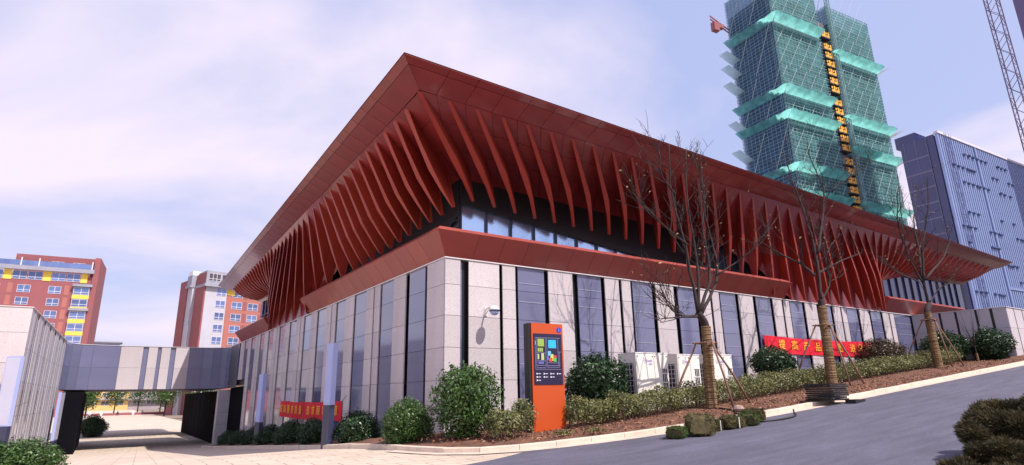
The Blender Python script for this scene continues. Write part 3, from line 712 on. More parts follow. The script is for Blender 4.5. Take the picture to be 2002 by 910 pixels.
# hazy low blocks far away
for x, y, w, h, lab in ((-18, 420, 16, 39, 'hazy pale tower far behind, just right of the terracotta block'), (30, 520, 60, 32, 'hazy long low roof far behind above the footbridge')):
    hb = empty('distant_building', (x, y, -3), 0, lab, 'building')
    MB().box((0, 0, 0), (w, 12, h)).build('wall', M_['render_white'], hb)
    for k in range(4): MB().box((0.5, -0.1, h-2.6-k*4), (w-0.5, 0, h-0.9-k*4)).build('window_band', M_['apt_glass'], hb)
    MB().box((-1, -1, h), (w+1, 13, h+0.6)).build('roof', M_['grey_trim'], hb)

# --- tower under construction behind green netting
M_['net'] = mat('green_net', (0.13,0.40,0.40), 0.8, 0.35, 0.25, alpha=0.74, trans=0.3)
M_['net_shaded'] = mat('shaded_green_net', (0.07,0.17,0.36), 0.8, 0.25, 0.35, alpha=0.72, trans=0.2)  # same green net, darker and bluer: shade of the left faces in colour
M_['apron'] = mat('apron_net', (0.24,0.62,0.57), 0.7, 0.3, 0.5, alpha=0.60, trans=0.85)
M_['apron_white'] = mat('pale_apron_net', (0.80,0.92,0.95), 0.7, 0.1, 0.4, alpha=0.4, trans=0.85)
M_['concrete'] = mat('raw_concrete', (0.30,0.27,0.28), 0.9, 0.15, 0.3)
M_['void'] = mat('unlit_opening', (0.035,0.035,0.045), 0.8, 0.2)
M_['steel'] = mat('scaffold_steel', (0.17,0.31,0.33), 0.5, 0.2, 0.5)
M_['pale_steel'] = mat('pale_brace', (0.42,0.52,0.55), 0.5, 0.1, 0.5)
M_['gate_yellow'] = mat('landing_gate_yellow', (0.85,0.42,0.05), 0.6, 0.15, 0.5)
M_['mast_red'] = mat('crane_red', (0.30,0.09,0.10), 0.5, 0.1)
tw = empty('scaffolded_tower', (144.46, 66.45, -2.0), R(-7), 'tall tower wrapped in green scaffold netting with yellow hoist landings', 'tower')
def scaffold_block(x0, x1, y0, y1, h, faces):
    MB().box((x0+1.3, y0+1.3, 0), (x1-1.3, y1-0.1, h-6)).build('concrete_frame', M_['concrete'], tw)
    vo = MB(); fl = 3.0
    for k in range(int((h-8)/fl)):
        z = 1.0+k*fl
        for i in range(int((x1-x0-3)/3.2)): vo.box((x0+1.8+i*3.2, y0+1.24, z), (x0+4.1+i*3.2, y0+1.3, z+1.9))
        for i in range(int((y1-y0-3)/3.2)): vo.box((x0+1.24, y0+1.8+i*3.2, z), (x0+1.3, y0+4.1+i*3.2, z+1.9))
    tag(vo.build('window_openings', M_['void'], tw), kind='stuff')
    sc = MB()
    for off in (0.05, 0.95):
        x = x0
        while x <= x1+0.01: sc.box((x-0.05, y0+off-0.05, 0), (x+0.05, y0+off+0.05, h)); x += 1.5
        y = y0
        while y <= y1+0.01: sc.box((x0+off-0.05, y-0.05, 0), (x0+off+0.05, y+0.05, h)); y += 1.5
    z = 20.0
    while z < h:
        sc.box((x0-0.4, y0-0.02, z), (x1+0.4, y0+0.12, z+0.17)); sc.box((x0-0.02, y0-0.4, z), (x0+0.12, y1+0.2, z+0.13)); z += 1.2+0.25*((int(z*7) % 3)-1)
    tag(sc.build('scaffold_poles', M_['steel'], tw), kind='stuff')
    bz = MB()
    n = 5
    for z in range(24, int(h), 18):
        for i in range(n+3):
            xa = x0+(x1-x0)*(i-3)/n; xb = xa+(x1-x0)*0.55
            a, b = max(xa, x0), min(xb, x1)
            if b > a: bz.bar((a, y0-0.06, z+18*(a-xa)/(xb-xa)), (b, y0-0.06, z+18*(b-xa)/(xb-xa)), 0.09)
        for i in range(2):
            ya = y0+(y1-y0)*i/2; bz.bar((x0-0.06, ya, z+17), (x0-0.06, ya+(y1-y0)/2, z), 0.12)
    tag(bz.build('braces', M_['pale_steel'], tw), kind='stuff')
    if 'f' in faces: MB().add([(x0, y0+0.45, 0), (x1, y0+0.45, 0), (x1, y0+0.45, h-0.5), (x0, y0+0.45, h-0.5)], [(0, 1, 2, 3)]).build('net_sheet', M_['net'], tw)
    if 'l' in faces: MB().add([(x0+0.45, y1, 0), (x0+0.45, y0, 0), (x0+0.45, y0, h-0.5), (x0+0.45, y1, h-0.5)], [(0, 1, 2, 3)]).build('net_sheet', M_['net_shaded'], tw)
    MB().add([(x1+0.12, y0, 0), (x1+0.12, y1, 0), (x1+0.12, y1, h-0.5), (x1+0.12, y0, h-0.5)], [(0, 1, 2, 3)]).build('net_sheet', M_['net'], tw)
scaffold_block(0, 21.8, 0, 16.6, 128, 'fl')
scaffold_block(27.3, 49.3, 0, 14, 124.5, 'fl')
def apron(x0, x1, y0, y1, z, h=1.6, out=2.9, m=None):
    m = m or M_['apron']
    def sheet_(q):
        q = [Vector(p) for p in q]; n = 14; V = []
        for i in range(n+1):
            lo, hi = q[0].lerp(q[1], i/n), q[3].lerp(q[2], i/n)
            for j in range(4): V.append(lo.lerp(hi, j/3)+Vector((0, 0, -0.7*math.sin(math.pi*j/3)*abs(math.sin(i*1.57))+0.25*math.sin(i*2.1)*(j/3))))
        link('apron_net', npmesh('apron_net', V, [(i*4+j, (i+1)*4+j, (i+1)*4+j+1, i*4+j+1) for i in range(n) for j in range(3)]), m, tw)
    sheet_([(x0, y0-0.2, z), (x1, y0-0.2, z), (x1, y0-out, z+h), (x0-out*0.6, y0-out, z+h)])
    sheet_([(x0-0.2, y1, z), (x0-0.2, y0, z), (x0-out*0.6, y0-out, z+h), (x0-out, y1, z+h)])
for z in (110.0, 86.0, 78.0, 62.0): apron(0, 20.5, 0, 16.6, z)
for z in (104.5, 82.0, 71.5, 54.0): apron(27.3, 49.3, 0, 14, z)
for z in (54.0,): apron(0, 20.5, 0, 16.6, z)
for z in (99.0, 79.5, 70.0, 104.0, 93.0):
    panel('apron_net', [(-0.3, 16.6, z), (-0.3, 13.0, z), (-4.2, 14.5, z+3.2), (-4.6, 17.5, z+3.0)], M_['apron_white'], tw, 0, 0.03)
for z in (104.0, 81.0, 71.0):
    panel('apron_net', [(49.3, -0.2, z), (49.3, 6, z), (53.6, 6, z+3.0), (53.6, -3, z+3.0)], M_['apron_white'], tw, 0, 0.03)
# hoist mast and landings in the gap
hm = MB(); hx, hy = 26.2, -1.6
for dx in (0, 0.9):
    for dy in (0, 0.9): hm.box((hx+dx-0.09, hy+dy-0.09, 0), (hx+dx+0.09, hy+dy+0.09, 128))
for k in range(0, 85):
    z = k*1.5
    hm.bar((hx, hy, z), (hx+0.9, hy, z+1.5), 0.1); hm.bar((hx, hy, z), (hx, hy+0.9, z+1.5), 0.1); hm.bar((hx, hy, z), (hx+0.9, hy, z), 0.1)
hm.build('hoist_mast', M_['steel'], tw)
k = 0; z = 36.0
while z < 112:
    gx = 21.9
    MB().box((gx, -0.6, z-0.25), (gx+4.2, 1.4, z)).build('landing', M_['void'], tw)
    gt = MB()
    for i in range(2):
        x = gx+0.15+i*2.0
        gt.box((x, -0.65, z+0.1), (x+1.75, -0.58, z+0.9)); gt.box((x, -0.65, z+1.2), (x+0.6, -0.58, z+1.9)); gt.box((x+1.0, -0.65, z+0.9), (x+1.75, -0.58, z+2.1))
    gt.build('landing_gate', M_['gate_yellow'], tw)
    z += 3.0 if (k % 6 != 4) else 4.5
    k += 1
MB().box((21.8, 1.3, 0), (27.3, 12, 118)).build('link_core', M_['concrete'], tw)
# crane behind the tower
cr = empty('tower_crane', (137.0, 82.0, -2), R(-7), 'tower crane counter jib with red weights poking out left of the netted tower', 'crane')
cm = MB()
for z in (116.0, 117.2): cm.bar((-0.5, 0, z+1.0), (22, 5, z), 0.3)
for i in range(8): cm.bar((-0.5+i*1.2, 0.3*i, 117.0), (0.1+i*1.2, 0.3*i, 118.0-i*0.1), 0.15)
cm.build('counter_jib', M_['mast_red'], cr)
MB().box((0.2, -0.8, 113.2), (2.4, 0.8, 116.2)).build('counterweight', M_['mast_red'], cr)
MB().box((2.5, -0.6, 114.8), (4.6, 0.6, 116.2)).build('winch', M_['mast_red'], cr)
MB().box((21, 4.2, 0), (22.6, 5.8, 117)).build('mast', M_['mast_red'], cr)

# --- glass office block with finned facade
M_['office_fin'] = mat('pale_blue_facade_fin', (0.33,0.42,0.68), 0.35, 0.05, 0.3, metal=0.3)
M_['office_gap'] = mat('office_facade_gap', (0.07,0.10,0.22), 0.2, 0.1, 0.3)
M_['office_line'] = mat('curtain_wall_line', (0.16,0.16,0.26), 0.4, 0.1)
M_['office_vent'] = mat('vent_blue', (0.10,0.13,0.26), 0.4, 0.1)
of = empty('office_block', (130.2, 28.1, -2), R(-4), 'blue office block with vertical pale fins right of the netted tower', 'building')
OH = 54.6
MB().box((0.3, 0.3, 0), (46, 7.2, OH-0.3)).build('wall', M_['office_gap'], of)
fb = MB(); x = 0.0
nf = 0
while x < 45.5:
    if abs(x-16.1) > 0.5: link('facade_fin', box_mesh('facade_fin', (0.55, 0.5, OH), M_['office_fin']), None, of, loc=(x+0.31, 0.1, OH/2)); nf += 1
    x += 0.98
MB().box((15.9, -0.3, 0), (16.4, 0.3, OH)).build('facade_seam', M_['office_fin'], of)
MB().box((16.5, -0.30, 22.5), (46, 0.3, 23.0)).build('facade_seam', M_['office_fin'], of)
MB().box((-0.1, -0.35, OH), (46, 0.5, OH+0.5)).build('parapet', M_['frame'], of)
rr = random.Random(5)
for k in range(62):
    xx = rr.randrange(0, 32)*0.98+1.2; zz_ = OH-3-rr.randrange(0, 14)*3.4
    for j in range(rr.choice((1, 2, 3))):
        if xx+j*2 > 33: break
        link('open_vent', box_mesh('open_vent', (0.62, 0.45, 0.42), M_['office_vent']), None, of, loc=(xx+j*1.96, -0.35, zz_-j*0.0), rot=(R(-25), 0, 0))
MB().box((-0.05, 0.6, 0), (0.3, 2.0, OH)).build('corner_glass', M_['office_dark'], of)
MB().box((-0.2, 2.0, 0), (0.3, 7.2, OH-0.2)).build('side_wall', M_['office_dark'], of)
for k in range(14): MB().box((-0.24, 2.1, 6+k*3.4), (-0.2, 7.1, 6.35+k*3.4)).build('floor_band', M_['office_line'], of)
for y in (2.02, 4.2, 6.4): MB().box((-0.26, y, 0), (-0.2, y+0.12, OH)).build('side_mullion', M_['office_line'], of)
MB().box((2, 4.8, OH), (12, 9, OH+2.6)).build('plant_room', M_['office_dark'], of)

# --- tower at the right edge with its lattice mast
M_['violet'] = mat('violet_render', (0.17,0.13,0.26), 0.7, 0.08, 0.3)
ft = empty('corner_tower', (171.8, -1.0, -2), R(-4), 'violet grey tower cut off by the top right edge', 'tower')
MB().box((0, 0, 0), (24, 20, 140)).build('wall', M_['violet'], ft)
for k in range(12):
    for i in range(3): make_window('ftw', 2.2, 1.6, M_['apt_glass'], M_['frame'], 2, 1, ft, (4+i*5, -0.02, 100-k*6))
M_['violet_steel'] = mat('mast_steel', (0.16,0.13,0.22), 0.5, 0.1)
hs_ = empty('lattice_mast', (137.3, 14.7, -2), R(-4), 'slender steel lattice mast beside the violet tower', 'mast')
lm = MB()
for dx in (0, 2.0):
    for dy in (0, 2.0): lm.box((dx-0.09, dy-0.09, 0), (dx+0.09, dy+0.09, 110))
for k in range(46):
    z = k*2.3
    s_ = 1 if k % 2 else 0
    for y in (0, 2.0): lm.bar((2.0*s_, y, z), (2.0*(1-s_), y, z+2.3), 0.09); lm.bar((0, y, z), (2, y, z), 0.09)
    for x in (0, 2.0): lm.bar((x, 2.0*s_, z), (x, 2.0*(1-s_), z+2.3), 0.09)
lm.build('lattice', M_['violet_steel'], hs_)

# ------------------------------------------------------------------ planting
def leaf_cloud(pts, nrm, size, rng, fold=0.25, aspect=0.5, jitter=0.8):
    """many small folded leaves: pts, nrm arrays (N,3)"""
    N = len(pts); up_ = nrm+rng.normal(0, jitter, (N, 3)); up_ /= np.linalg.norm(up_, axis=1)[:, None]
    r = rng.normal(0, 1, (N, 3)); x = np.cross(up_, r); x /= np.linalg.norm(x, axis=1)[:, None]+1e-9
    y = np.cross(up_, x); L = size*rng.uniform(0.5, 1.45, N)[:, None]
    # leaf lies in plane (x,y) with normal up_
    b = pts-x*L*0.5; t = pts+x*L*0.5; m = pts+up_*L*fold*0.0
    l = pts+y*L*aspect*0.5+up_*L*fold*0.5; rr_ = pts-y*L*aspect*0.5+up_*L*fold*0.5
    V = np.stack([b, rr_, t, l], 1).reshape(-1, 3)
    F = np.arange(4*N).reshape(N, 4)
    return V, F
def blob_points(N, rad, rng, lumps=14, power=0.40):
    """points in an uneven shell: a lumpy ellipsoid, denser outside"""
    d = rng.normal(0, 1, (N, 3)); d /= np.linalg.norm(d, axis=1)[:, None]
    c = rng.normal(0, 1, (lumps, 3)); c /= np.linalg.norm(c, axis=1)[:, None]
    bump = np.clip((d@c.T-0.80)/0.20, 0, 1).max(1)*0.22-0.09
    r = rng.uniform(0.0, 1, N)**power*(1+bump+rng.normal(0, 0.06, N))
    p = d*r[:, None]
    return p*np.array(rad), d
def bush_mesh(name, rad, N, size, seed, m, aspect=0.5, fold=0.25, jitter=0.8, flat=0.9):
    rng = np.random.default_rng(seed)
    p, d = blob_points(N, rad, rng)
    p[:, 2] = np.maximum(p[:, 2], -rad[2]*flat+rng.uniform(0, 0.1, N))
    V, F = leaf_cloud(p, d, size, rng, fold, aspect, jitter)
    me = npmesh(name, V, F); me.materials.append(m); return me
def stems_mesh(name, rad, n, seed, r0=0.012):
    rn = random.Random(seed); mb = MB()
    for i in range(n):
        a = rn.uniform(0, 6.28); q = rn.uniform(0.3, 0.85)
        mb.tube([(0.05*math.cos(a), 0.05*math.sin(a), -rad[2]-0.1), (rad[0]*.35*q*math.cos(a), rad[1]*.35*q*math.sin(a), -rad[2]*.3), (rad[0]*q*math.cos(a), rad[1]*q*math.sin(a), rad[2]*rn.uniform(.2, .7))], [r0*1.5, r0, r0*.4], 5)
    me = mb.mesh(name); me.materials.append(M_['twig']); return me
BM = {}
def bush(name, x, y, zc, rx, rz, kind, label, cat='bush', group=None, seed=1, spin=0.0, base=None):
    key = (kind, seed)
    if key not in BM:
        if kind == 'dark': BM[key] = bush_mesh('foliage', (1, 1, 1), 11000, 0.115, seed, M_['leaf_dark'])
        if kind == 'mid': BM[key] = bush_mesh('foliage', (1, 1, 1), 13000, 0.095, seed, M_['leaf_mid'])
        if kind == 'open': BM[key] = bush_mesh('foliage', (1, 1, 1), 7500, 0.12, seed, M_['leaf_mid'], 0.42)
        if kind == 'red': BM[key] = bush_mesh('foliage', (1, 1, 1), 11000, 0.10, seed, M_['leaf_red'])
        BM[key, 's'] = stems_mesh('stem', (1, 1, 1), 16, seed)
    z0 = base if base is not None else bedz(x, y)
    e = empty(name, (x, y, z0), spin, label, cat, group)
    f = link('foliage', BM[key], None, e, loc=(0, 0, zc-z0), scale=(rx, rx, rz))
    hs = max(0.05, zc-z0)
    link('stem', BM[key, 's'], None, e, loc=(0, 0, zc-z0), scale=(rx*0.9, rx*0.9, hs*0.98))
    return e
bush('rounded_bush', -0.25, -1.7, 1.16, 0.84, 0.95, 'open', 'tall loose green bush at the corner of the stone plinth', seed=11)
bush('rounded_bush', 4.48, -1.45, 1.52, 0.98, 0.86, 'dark', 'big dark glossy bush between orange kiosk and white units', seed=12)
bush('rounded_bush', 13.96, -1.3, 2.27, 0.84, 0.68, 'dark', 'round dark bush left of the second tree in front of banner', seed=13)
bush('rounded_bush', 22.8, -1.4, 2.78, 1.02, 0.75, 'red', 'reddish dark bush at right end of the red banner', seed=14)
bush('rounded_bush', 28.9, -1.9, 3.28, 1.05, 0.82, 'dark', 'left one of two dark bushes by the return wall', seed=12, spin=1.0)
bush('rounded_bush', 30.2, -3.5, 3.30, 0.95, 0.85, 'dark', 'right one of two dark bushes by the return wall', seed=13, spin=2.0)
bush('clipped_bush', -1.2, -0.23, 0.60, 0.70, 0.60, 'mid', 'bright clipped bush nearest the plinth corner on shaded side', 'bush', 'clipped bushes along the shaded wall', 15)
row = [(-1.2, 3.36, .28, .68, .56), (-1.4, 7.2, 0.02, .60, .56), (-1.45, 10.2, -.15, .62, .58), (-1.45, 13.9, -.40, .64, .57), (-1.45, 17.3, -.62, .58, .56), (-1.45, 20.6, -.86, .56, .55), (-1.45, 24.0, -1.05, .55, .55)]
names_ = ['second', 'third', 'fourth', 'fifth', 'sixth', 'seventh', 'eighth']
for i, (x, y, z, rx, rz) in enumerate(row):
    bush('clipped_bush', x, y, z, rx, rz, 'dark', names_[i]+' clipped bush from the plinth corner along the shaded wall', 'bush', 'clipped bushes along the shaded wall', (12, 13)[i % 2], i*1.3)
bush('clipped_bush', -9.0, 0.2, 0.17, 0.66, 0.44, 'mid', 'bright clipped bush cut off by bottom left corner', seed=15, spin=1.7, base=-0.1)
bush('clipped_bush', -9.75, 0.3, 0.19, 0.60, 0.46, 'mid', 'clipped bush at the extreme bottom left edge', seed=15, spin=0.4, base=-0.1)
bush('clipped_bush', -8.2, 60.0, -1.1, 1.25, 1.1, 'dark', 'dark bush inside the passage beyond the footbridge', seed=13, spin=0.7, base=-2.1)

# hedge with variegated leaves in two runs
def hedge(name, x0, x1, yf, label, seed, N, h=0.62, w=0.42):
    rng = np.random.default_rng(seed)
    e = empty(name, (x0, yf((x0)), bedz(x0, yf(x0))), 0, label, 'hedge')
    xs = rng.uniform(x0, x1, N); t = rng.uniform(0, 1, N)
    lump = 0.10*np.sin(xs*4.1+seed)+0.08*np.sin(xs*9.7)+0.06*np.sin(xs*17.3)
    hz = (h+lump)*(0.12+0.88*t**0.6)
    ys = np.array([yf(x) for x in xs])+rng.normal(0, 0.5, N).clip(-1, 1)*w*(0.6+0.4*np.sin(t*math.pi))+0.04*np.sin(xs*13)
    base = np.array([bedz(x, y) for x, y in zip(xs, ys)])
    P3 = np.stack([xs, ys, base+hz], 1); nr = np.stack([rng.normal(0, .5, N), -0.5+rng.normal(0, .6, N), np.full(N, .7)], 1)
    V, F = leaf_cloud(P3-np.array(e.location), nr, 0.062, rng, 0.2, 0.55, 0.7)
    tag(link('foliage', npmesh('foliage', V, F), M_['leaf_hedge'], e), kind='stuff')
    mb = MB(); rn = random.Random(seed)
    for i in range(int((x1-x0)*13)):
        x = rn.uniform(x0, x1); y = yf(x)+rn.uniform(-w*.7, w*.5); z = bedz(x, y)
        p = Vector((x, y, z))-Vector(e.location); mb.tube([p-Vector((0, 0, .05)), p+Vector((rn.uniform(-.06, .06), rn.uniform(-.08, .05), h*.45)), p+Vector((rn.uniform(-.12, .12), rn.uniform(-.12, .08), h*.8))], [.008, .006, .003], 4)
    tag(mb.build('stems', M_['twig'], e), kind='stuff')
hedge('hedge', 2.35, 27.8, lambda x: -2.55, 'long low variegated hedge running up the slope in front of the wall', 3, 62000, 0.62, 0.55)
hedge('hedge', -0.15, 1.05, lambda x: -2.6, 'short low hedge clump left of the orange kiosk', 4, 3600, 0.66, 0.5)

# leaf litter on the soil
rng = np.random.default_rng(9); N = 9000
xs = rng.uniform(-1.4, 30, N); ys = rng.uniform(-5.0, -0.6, N)
ok = np.array([ys[i] > (kerb_y(xs[i])+0.2 if xs[i] > -0.6 else -2.6) for i in range(N)]); xs, ys = xs[ok], ys[ok]
P3 = np.stack([xs, ys, np.array([bedz(x, y)+0.012 for x, y in zip(xs, ys)])], 1)
V, F = leaf_cloud(P3, np.tile([0, 0, 1.0], (len(xs), 1)), 0.07, rng, 0.3, 0.6, 0.45)
M_['litter'] = mat('dry_leaves', (0.13,0.055,0.032), 0.9, 0.3, 5.0, col2=(0.40,0.20,0.11), island=0.5)
lo = tag(link('leaf_litter', npmesh('leaf_litter', V, F), M_['litter']), 'dry brown leaves scattered over the bare planting bed soil', 'leaf litter', kind='stuff')
# sparse low groundcover tufts at kerb
rng = np.random.default_rng(19)
cen = [(5.2, -4.3), (2.2, -3.75), (1.4, -3.5), (5.6, -4.4), (0.6, -3.2), (8.6, -4.6)]
for i, (cx, cy) in enumerate(cen[:3]):
    d = rng.normal(0, 1, (160, 3)); p = d*np.array([.16, .10, .06]); p[:, 2] = abs(p[:, 2])
    V, F = leaf_cloud(p, np.tile([0, 0, 1.0], (160, 1)), 0.07, rng, 0.2, 0.4, 0.8)
    o = empty('weed_tuft', (cx, cy, bedz(cx, cy)+0.02)); tag(link('foliage', npmesh('foliage', V, F), M_['leaf_hedge'], o), kind='stuff')
    tag(o, ['small weed tuft by the kerb in front of the white units', 'small weed tuft at kerb right of the orange kiosk', 'small weed tuft at kerb close below the orange kiosk'][i], 'weed', 'weeds by the kerb')

# ------------------------------------------------------------------ bare street trees with straw rope and stakes
T1 = [[(7.27,3.66),(7.01,5.82),(6.7,7.52),(6.86,9.39)],[(7.41,3.75),(7.6,5.45),(7.58,7.45),(8.0,9.51)],[(7.57,3.83),(8.27,5.07),(8.37,6.62),(8.93,8.1),(8.79,9.77)],[(7.69,3.62),(8.62,4.95),(8.84,6.21),(8.89,7.26),(9.26,9.7)],[(7.19,3.45),(6.35,3.54),(5.88,3.86),(5.49,4.66)],[(7.28,3.39),(6.03,3.43),(5.33,3.35)],[(8.24,4.93),(9.63,5.79),(10.78,7.06)],[(7.01,5.82),(5.83,6.17),(4.75,6.5),(4.02,6.62)],[(6.7,7.52),(6.06,8.0),(5.92,8.77)]]
T2 = [[(14.69,4.6),(15.08,6.47),(15.1,7.86),(15.14,8.85),(15.05,9.92),(15.27,11.0)],[(15.11,6.55),(15.87,7.79),(16.76,9.41),(16.68,10.25),(16.36,11.44)],[(14.68,5.58),(14.21,6.03),(13.31,6.42),(12.6,6.9)],[(14.93,5.69),(16.79,6.31),(19.95,7.23)],[(14.74,4.52),(15.7,5.42),(15.98,6.57),(17.6,7.77)],[(16.76,9.41),(17.68,10.16),(18.51,10.83)]]
T3 = [[(24.45,5.1),(24.23,6.09),(23.59,6.64),(22.96,7.7),(23.11,9.07),(23.7,11.56)],[(24.17,6.19),(24.53,8.0),(25.42,9.97),(25.71,11.96)],[(24.4,6.21),(25.39,8.1),(26.18,9.53),(28.02,11.58)],[(24.57,6.33),(27.24,7.89),(28.45,9.53)],[(24.84,5.43),(26.33,6.07),(28.08,6.54),(29.65,7.48)],[(23.59,6.14),(20.98,6.38),(19.96,6.75)],[(22.96,7.7),(21.38,8.4),(20.55,9.9)]]
def crv(P, n=5):
    P = [Vector(p) for p in P]; Q = [P[0]*2-P[1]]+P+[P[-1]*2-P[-2]]; out = []
    for i in range(1, len(Q)-2):
        for k in range(n):
            t = k/n; a, b, c, d = Q[i-1], Q[i], Q[i+1], Q[i+2]
            out.append(0.5*((2*b)+(c-a)*t+(2*a-5*b+4*c-d)*t*t+(3*b-a-3*c+d)*t**3))
    return out+[P[-1]]
def street_tree(limbs, base, wraptop, seed, label, r0=0.155, leaves=160):
    rn = random.Random(seed); B0 = Vector(base)
    e = empty('street_tree', B0, 0, label, 'tree', 'bare street trees along the hedge')
    fork = Vector((limbs[0][0][0], base[1], limbs[0][0][1]))-B0
    wt = Vector(wraptop)-B0
    tp = crv([(0, 0, -0.2), (0.0, 0, 0.5), wt*0.6, wt, fork])
    n = len(tp); MB().tube(tp, [lerp(r0*1.08, r0*0.82, i/(n-1)) for i in range(n)], 10).build('trunk', M_['bark'], e, smooth=True)
    # straw rope wound round the trunk: stacked turns
    wr = []; rr2 = []; tn = int(wt.z/0.055)
    for i in range(tn*2+1):
        f = i/(tn*2); p = wt*f; wr.append(Vector((p.x, p.y, p.z+0.02))); rr2.append(lerp(r0*1.25, r0*1.02, f)+(0.010 if i % 2 else -0.004)+rn.uniform(-.010, .012))
    MB().tube(wr, rr2, 12).build('straw_wrap', M_['straw'], e, smooth=False)
    tips = []; mb = MB()
    def sub(p, d, L, r, depth):
        k = 4; pts = [p]; dd = d.normalized()
        for i in range(k):
            dd = (dd+Vector((rn.uniform(-.22, .22), rn.uniform(-.22, .22), rn.uniform(-.08, .20)))).normalized(); pts.append(pts[-1]+dd*(L/k))
        mb.tube(pts, [lerp(r, max(.004, r*0.4), i/k) for i in range(k+1)], 5 if depth else 4, cap=False)
        tips.append(pts[-1]); tips.append(pts[-2])
        if depth > 0:
            for q in range(rn.choice((2, 3, 3))):
                i = rn.randrange(1, k+1); dv = Vector((rn.uniform(-1, 1), rn.uniform(-1, 1), rn.uniform(0.0, 1.0))).normalized()
                sub(pts[i], dd*0.75+dv*0.8, L*rn.uniform(.45, .72), max(.006, r*0.6), depth-1)
    for li, L in enumerate(limbs):
        ph = rn.uniform(-1, 1); m_ = len(L); spread = (0.9 if li < 4 else 1.2)*ph
        first_at_fork = abs(L[0][1]-limbs[0][0][1]) < 0.5
        pts = [Vector((x, base[1]+spread*(i/(m_-1))**1.2+(0 if first_at_fork else spread*0.1), z))-B0 for i, (x, z) in enumerate(L)]
        if first_at_fork: pts[0] = fork+(pts[0]-fork)*0.4
        c = crv(pts); n = len(c)
        ra = r0*(0.44 if li < 4 else 0.24); c = [p+Vector((rn.uniform(-.02, .02), rn.uniform(-.02, .02), 0))*(i > 0) for i, p in enumerate(c)]
        limb = MB(); limb.tube(c, [lerp(ra, 0.013, (i/(n-1))**0.8) for i in range(n)], 7); limb.build('limb', M_['bark'], e, smooth=True)
        for i in range(3, n-1):
            for rep_ in range(1 if li < 4 else 1):
                if rn.random() < 0.95:
                    d = (c[i+1]-c[i-1]).normalized(); s = Vector((rn.uniform(-1, 1), rn.uniform(-1, 1), rn.uniform(-.1, .9))).normalized()
                    sub(c[i], d*0.7+s*0.9, rn.uniform(0.7, 1.6)*(1-0.35*i/n), 0.020*(1-0.5*i/n), 2 if rn.random() < .55 else 1)
    tag(mb.build('twigs', M_['bark'], e), kind='stuff')
    rng = np.random.default_rng(seed); pick = rng.choice(len(tips), min(leaves, len(tips)), replace=False)
    P3 = np.array([tips[i] for i in pick])
    V, F = leaf_cloud(P3, np.tile([0, 0, 1.0], (len(P3), 1)), 0.085, rng, 0.4, 0.55, 1.0)
    tag(link('last_leaves', npmesh('last_leaves', V, F), M_['dry_leaf'], e), kind='stuff')
    return e
M_['dry_leaf'] = mat('dry_hanging_leaf', (0.34,0.20,0.13), 0.8, 0.3, 3.0, col2=(0.40,0.36,0.16), island=0.4, trans=0.3)
def stakes(base, feet, zt, label):
    e = empty('tree_stakes', base, 0, label, 'stakes', 'wooden stakes propping the trees')
    for fx, fy in feet:
        fz = bedz(base[0]+fx, base[1]+fy)-base[2]
        d = Vector((fx, fy, 0)).normalized()*0.24
        MB().tube([(fx, fy, fz-0.15), (fx*.55+d.x*.45, fy*.55+d.y*.45, lerp(fz, zt, .46)), (d.x, d.y, zt)], [0.036, 0.034, 0.030], 7).build('stake', M_['stake'], e, smooth=True)
    k = MB()
    for a, b in (((-.30, -.20), (.30, -.20)), ((-.30, .20), (.30, .20)), ((-.24, -.28), (-.24, .28)), ((.24, -.28), (.24, .28))): k.tube([(a[0], a[1], zt-0.05), (b[0], b[1], zt-0.05)], 0.026, 6)
    k.build('collar', M_['stake'], e)
YT = -3.2
for limbs, bx, wtx, sd, lab, feet, zt in (
    (T1, 7.45, (7.57, YT, 3.23), 21, 'nearest bare tree with straw wrapped trunk right of the white units', [(-0.95, 0.85), (1.75, -0.2), (0.1, -0.75)], 2.02),
    (T2, 14.55, (14.68, YT, 4.34), 22, 'middle bare tree with straw wrapped trunk in front of the banner', [(-0.7, 1.2), (1.35, -0.55), (0.35, -0.5)], 2.35),
    (T3, 24.08, (24.05, YT, 4.67), 23, 'farthest bare tree with straw wrapped trunk near the return wall', [(-0.6, 1.3), (1.3, -0.6), (0.45, -0.4)], 2.3)):
    b = (bx, YT, bedz(bx, YT)-0.02)
    street_tree(limbs, b, wtx, sd, lab, 0.138 if bx < 10 else 0.150, 90)
    stakes(b, feet, zt, {7.45: 'three wooden stakes propping the nearest bare tree', 14.55: 'three wooden stakes propping the middle bare tree', 24.08: 'three wooden stakes propping the farthest bare tree'}[bx])
# thin sapling between the two bushes by the return wall
sp_ = empty('sapling', (28.9, -3.2, bedz(28.9, -3.2)), 0, 'thin bare sapling between the two bushes by the return wall', 'tree')
sm_ = MB(); rn = random.Random(4)
for i in range(9):
    a = i*0.9; sm_.tube([(0, 0, 0.5+i*.05), (0.25*math.cos(a), 0.25*math.sin(a), 1.4), (0.6*math.cos(a), 0.6*math.sin(a), 2.2+rn.uniform(-.3, .8))], [.015, .01, .004], 5)
sm_.build('twigs', M_['bark'], sp_); MB().tube([(0, 0, -.1), (0, 0, 1.2)], [.035, .025], 7).build('trunk', M_['bark'], sp_)
MB().lathe([(0.06, 0.0), (0.055, 0.35), (0.05, 0.4)], 10).build('straw_wrap', M_['straw'], sp_)

